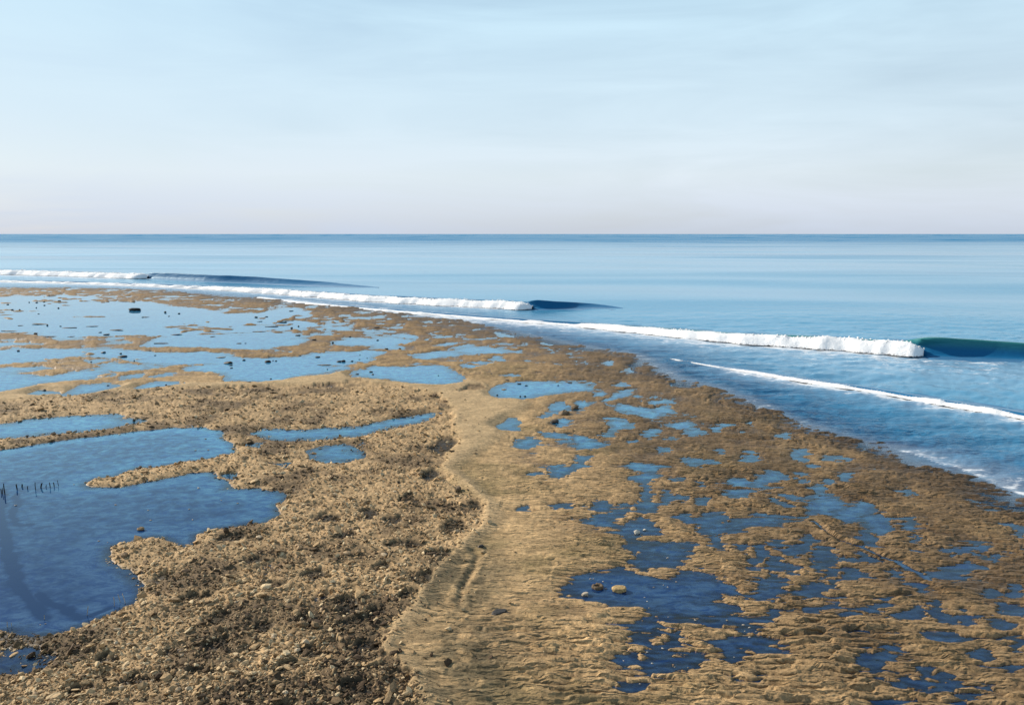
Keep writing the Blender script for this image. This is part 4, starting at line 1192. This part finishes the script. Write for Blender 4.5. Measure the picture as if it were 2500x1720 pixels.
# ------------------------------------------------------------------ dark rocks standing in the far pools
ROCKS = [(Z1, ((580, 178, 26, 24), (570, 244, 20, 16), (1615, 284, 26, 24), (1748, 298, 30, 14), (1435, 332, 80, 12), (1650, 325, 24, 8), (375, 302, 20, 8), (590, 422, 24, 10),
               (1178, 688, 24, 18), (1195, 716, 90, 22), (180, 660, 30, 20), (960, 730, 30, 16), (120, 490, 30, 14), (170, 496, 26, 18), (350, 493, 40, 20), (70, 311, 130, 12), (205, 413, 60, 12),
               (435, 400, 250, 12), (462, 412, 20, 20), (655, 435, 190, 14), (890, 421, 130, 14), (1100, 458, 220, 14), (1040, 503, 55, 14), (975, 483, 36, 9), (90, 466, 180, 14),
               (465, 519, 170, 16), (700, 522, 60, 12), (1700, 502, 150, 12), (1580, 588, 200, 12), (2040, 450, 240, 7), (2255, 426, 40, 7), (2085, 524, 50, 8), (75, 210, 20, 12),
               (285, 188, 12, 14), (357, 190, 24, 14), (430, 184, 20, 12), (434, 218, 16, 12), (354, 241, 14, 14), (192, 261, 18, 18), (118, 261, 26, 16), (1010, 676, 50, 18), (1515, 707, 20, 10),
               (1310, 759, 10, 16), (890, 770, 20, 12), (2150, 723, 100, 14), (2230, 776, 90, 28), (430, 1044, 40, 20), (1540, 1018, 60, 28), (1055, 1000, 26, 12), (1620, 993, 20, 14),
               (285, 1022, 50, 20), (1080, 1044, 100, 16))),
         (Z2, ((340, 293, 40, 16), (440, 290, 36, 10), (370, 334, 60, 10), (690, 400, 28, 32), (755, 381, 20, 20), (752, 471, 56, 14), (365, 432, 140, 16), (480, 384, 140, 16), (570, 341, 130, 16),
               (168, 552, 60, 9), (238, 549, 20, 7), (685, 234, 40, 9), (455, 724, 60, 32), (505, 718, 14, 12), (535, 721, 22, 14), (222, 712, 30, 18), (1195, 720, 40, 34), (1150, 726, 60, 18),
               (1278, 723, 26, 14), (945, 682, 50, 16), (1350, 707, 20, 8), (1425, 694, 10, 10), (1355, 664, 12, 10), (1330, 848, 34, 12), (1463, 827, 34, 18), (1480, 851, 26, 16), (1000, 758, 150, 9),
               (1610, 604, 44, 26), (1745, 602, 26, 20), (1765, 556, 30, 14), (1528, 518, 30, 14), (1257, 485, 22, 14), (1515, 398, 60, 24), (905, 516, 50, 28), (1340, 582, 56, 14), (265, 932, 70, 26),
               (485, 894, 20, 14), (1037, 803, 14, 12), (765, 669, 30, 9), (2120, 863, 14, 12), (95, 764, 30, 12), (100, 790, 26, 12), (1090, 540, 20, 20))),
         (Z3, ((670, 583, 40, 14), (740, 601, 32, 12), (1050, 600, 16, 12), (520, 637, 60, 10), (727, 705, 26, 18), (680, 705, 20, 20), (1167, 572, 50, 9), (455, 694, 22, 16), (550, 551, 40, 24),
               (390, 491, 40, 18)))]
def where(v, u):
    if u > 1190:
        return 'the lone oblong pool between sand banks'
    if v > 890 and u > 840:
        return 'the rounded pool at the end of the sand bank'
    if v < 842 and u < 780:
        return 'the widest pool beside the seaward rim'
    if u < 450 and v > 900:
        return 'the narrow broken pools along the sand bank'
    if u > 780 and v < 858:
        return 'the slabby shallows near the seaward rim'
    return 'the long middle pool behind the sand bank'


dark_me = [rock_mesh('dark_rock', M_DARK, 20 + i, 2, 0.3, 0.45) for i in range(7)]
slab_me = [rock_mesh('rock_strip', (M_DARK, M_BROWN)[i % 2], 40 + i, 2, 0.5, 0.35) for i in range(4)]
for z_, lst in ROCKS:
    for (px, py, w, hgt) in lst:
        u, v = z_[0] + px / 4, z_[1] + (py + hgt * 0.35) / 4
        x, y = (float(a) for a in G(u, v))
        sc = y / math.cos(PITCH) / F_PX / 4
        W, Hm = w * sc * 0.5, hgt * sc
        if w > 4.5 * hgt or w > 120:
            place('rock_strip', random.choice(slab_me), (x, y, 0.0), (W * 1.05, max(0.35, W * 0.30), min(Hm * 0.45, 0.16)), random.uniform(-0.15, 0.25),
                  'long low strip of dark rock in ' + where(v, u), 'rock', 'low rock strips in ' + where(v, u))
        else:
            place('dark_rock', random.choice(dark_me), (x, y, Hm * 0.25), (W * 1.1, W * 0.9, Hm * 0.62), random.uniform(-0.5, 0.5),
                  'small dark wet rock standing in ' + where(v, u), 'rock', 'dark rocks in ' + where(v, u))
x, y = (float(a) for a in G(327, 758))
place('dark_rock', rock_mesh('dark_rock', M_DARK, 61, 3, 0.4, 0.4), (x, y, 0.14), (0.78, 0.5, 0.42), 0.1, 'largest black boulder, wide and blocky, alone in the far pool', 'rock')

# single stones with a look of their own
def stone_px(name, u, v, w, h, me, label, cat, rz=0.0, zf=0.3, group=None, depth=0.8):
    x, y = (float(a) for a in G(u, v))
    sc = math.hypot(y, CAM_H) / F_PX
    return place(name, me, (x, y, h * sc * zf), (w * sc * 0.55, w * sc * 0.5 * depth, h * sc * 0.62), rz, label, cat, group)


stone_px('ochre_rock', 1511, 1441, 32, 18, rock_mesh('ochre_rock', M_OCHRE, 63, 3, 0.3, 0.4), 'smooth ochre rock sitting in the dark blue pool', 'rock', 0.2)
stone_px('pale_block', 1427, 1453, 17, 11, rock_mesh('pale_block', M_PALE, 64, 2, 0.2, 0.5), 'pale squarish block at the end of the dark blue pool', 'rock', 0.1)
stone_px('pale_stone', 1555, 1301, 15, 9, rock_mesh('pale_stone', M_PALE, 65, 2, 0.3), 'pale rounded stone in the upper arm of the blue pool', 'stone', 0.3)
stone_px('pale_stone', 1574, 1294, 9, 5, rock_mesh('pale_stone', M_PALE, 66, 2, 0.3), 'small pale chip beside the rounded stone in the pool', 'stone', 0.5)
stone_px('lone_stone', 343, 1293, 15, 9, rock_mesh('lone_stone', M_CORAL, 67, 2, 0.3), 'lone tan stone standing in the large left pool', 'stone', 0.3)
stone_px('black_rock', 1216, 1496, 34, 20, rock_mesh('black_rock', M_DARK, 68, 3, 0.5, 0.35), 'larger black rock lying on the bare rippled slab', 'rock', 0.4, 0.1)
stone_px('black_rock', 1241, 1499, 12, 9, rock_mesh('black_rock', M_DARK, 69, 2, 0.4), 'small black stone next to the larger black rock', 'rock', 0.1, 0.2)
stone_px('brown_rock', 1404, 996, 20, 9, rock_mesh('brown_rock', M_BROWN, 70, 2, 0.4), 'dark brown rock in the middle of a small shared puddle', 'rock', 0.4)
stone_px('brown_rock', 1378, 1011, 28, 11, rock_mesh('brown_rock', M_BROWN, 71, 3, 0.6), 'broad ragged brown rock between two small puddles', 'rock', 0.2)
stone_px('brown_rock', 1353, 1031, 22, 8, rock_mesh('brown_rock', M_DARK, 72, 2, 0.5), 'flat dark rock at the edge of a small puddle', 'rock', 0.2)
stone_px('ledge_block', 1120, 1202, 15, 11, rock_mesh('ledge_block', M_BROWN, 73, 2, 0.3), 'dark brown block wedged against the ledge of the slab', 'rock', 0.5, 0.9)
stone_px('ledge_block', 1172, 1340, 18, 10, rock_mesh('ledge_block', M_DARK, 74, 2, 0.4), 'black block at the head of the crack in the slab', 'rock', 0.5, 0.5)

# the hollow ring-shaped coral head
def ring_rock(u, v, w):
    x, y = (float(a) for a in G(u, v))
    sc = math.hypot(y, CAM_H) / F_PX
    R, na, nb = w * sc * 0.36, 40, 12
    a = np.linspace(0, 2 * math.pi, na, endpoint=False)
    b = np.linspace(0, 2 * math.pi, nb, endpoint=False)
    A, B = np.meshgrid(a, b, indexing='ij')
    rr = R * 0.38 * (1 + 0.55 * fbm(np.cos(A) * 2 + 5, np.sin(A) * 2 + np.cos(B), 501, 3))
    cx = (R + rr * np.cos(B)) * np.cos(A)
    cyy = (R + rr * np.cos(B)) * np.sin(A) * 0.9
    cz = rr * np.sin(B) * 1.2
    Vv = np.stack([cx, cyy, cz], 2).reshape(-1, 3)
    i, j = np.meshgrid(np.arange(na), np.arange(nb), indexing='ij')
    i2, j2 = (i + 1) % na, (j + 1) % nb
    F = np.stack([i * nb + j, i2 * nb + j, i2 * nb + j2, i * nb + j2], 2).reshape(-1, 4)
    o = make_mesh('hollow_coral_rock', Vv, F, M_BROWN, None, False)
    o.location = (x, y, 0.03)
    tag(o, 'hollow ring-shaped brown coral head beside the ochre rock', 'coral')


ring_rock(1459, 1434, 27)

# pale fragments in and beside the pools
FRAG = zz(ZL, [(605, 230), (1040, 252), (1055, 308), (990, 310), (375, 482), (1005, 500), (1120, 562), (1203, 577), (957, 607), (750, 612), (763, 663), (975, 660), (545, 775), (500, 768), (80, 588),
               (555, 875), (660, 935), (705, 1015), (205, 1190), (230, 1186), (175, 1402), (240, 1352), (258, 1366), (185, 1440), (585, 585)]) + \
       zz(Z6, [(490, 398), (575, 412), (365, 370), (395, 370), (515, 465), (305, 607), (375, 615), (920, 590), (895, 550), (720, 655), (940, 655), (1125, 742), (1390, 775), (985, 452), (1120, 450),
               (1080, 430), (1700, 775), (1860, 820), (1920, 845), (1985, 885), (1920, 940), (1875, 880), (2110, 935), (885, 1025), (920, 1085), (970, 1195), (690, 1170), (1070, 1050), (1190, 1230),
               (1320, 1235), (1625, 1165), (1530, 1250), (1770, 1135), (940, 1350), (1120, 165), (850, 300), (1205, 400), (850, 1395)])
frag_me = [rock_mesh('pale_fragment', M_PALE, 80 + i, 1, 0.4) for i in range(5)]
for (u, v) in FRAG:
    w = random.uniform(3.2, 6.2)
    stone_px('pale_fragment', u, v, w * 1.2, w * 0.5, random.choice(frag_me), 'small pale coral fragment lying in a blue pool', 'coral', random.uniform(-0.5, 0.5), 0.25, 'pale fragments in the pools', 0.6)

# ------------------------------------------------------------------ stakes and sticks in the left pool
def pole(name, mat, u, vb, vt, r, label, cat, group, lean=0.0, taper=0.75):
    x, y = (float(a) for a in G(u, vb))
    sc = math.hypot(y, CAM_H) / F_PX
    h = (vb - vt) * sc * 1.08
    zb = -0.45
    k, lv = 8, 7
    Vv = []
    for i in range(lv):
        q = i / (lv - 1)
        z = zb + (h - zb) * q
        rr = r * (1 - (1 - taper) * q) * (1 + 0.15 * random.uniform(-1, 1))
        ox = lean * max(z, 0) + 0.012 * math.sin(q * 7 + u)
        for j in range(k):
            a = 2 * math.pi * j / k
            Vv.append((ox + rr * math.cos(a), rr * math.sin(a), z + (0.02 * math.sin(a * 2 + u) if i == lv - 1 else 0)))
    F = [(i * k + j, i * k + (j + 1) % k, (i + 1) * k + (j + 1) % k, (i + 1) * k + j) for i in range(lv - 1) for j in range(k)]
    nv = len(Vv)
    Vv.append((Vv[(lv - 1) * k][0] - r * taper, 0, h))
    F += [((lv - 1) * k + j, (lv - 1) * k + (j + 1) % k, nv, nv) for j in range(k)]
    me = bpy.data.meshes.new(name)
    me.from_pydata(Vv, [], [f if f[2] != f[3] else f[:3] for f in F])
    me.materials.append(mat)
    o = bpy.data.objects.new(name, me)
    COL.objects.link(o)
    o.location = (x, y, 0)
    return tag(o, label, cat, group)


for (px, yt, yb, r, ln) in ((12, 172, 212, 0.030, 0.05), (28, 165, 218, 0.026, -0.04), (45, 125, 216, 0.034, 0.03), (165, 130, 178, 0.040, 0.02), (212, 128, 152, 0.05, 0.3), (272, 146, 172, 0.030, 0.0),
                            (348, 112, 178, 0.026, 0.02), (400, 118, 160, 0.055, 0.25), (450, 136, 156, 0.026, 0.1), (487, 112, 160, 0.030, 0.0), (530, 110, 148, 0.036, -0.2), (568, 90, 138, 0.020, 0.0)):
    pole('wooden_stake', M_STAKE, px / 3.99, 1150 + yb / 3.99, 1150 + yt / 3.99, r * 0.65, 'short dark wooden stake in the row across the left pool', 'stake', 'row of stakes in the left pool', ln)
for (px, yt, yb, ln) in ((1112, 1228, 1312, 0.02), (1167, 1202, 1272, -0.08), (1218, 1195, 1282, -0.14), (430, 1402, 1442, 0.05), (852, 1320, 1400, 0.15), (75, 1468, 1516, -0.02), (1355, 1138, 1178, 0.3), (110, 1478, 1510, 0.1)):
    pole('thin_stick', M_STICK, px / 3.99, 1150 + yb / 3.99, 1150 + yt / 3.99, 0.011, 'thin pale stick standing in the shallow rim of the left pool', 'stick', 'pale sticks at the pool rim', ln)
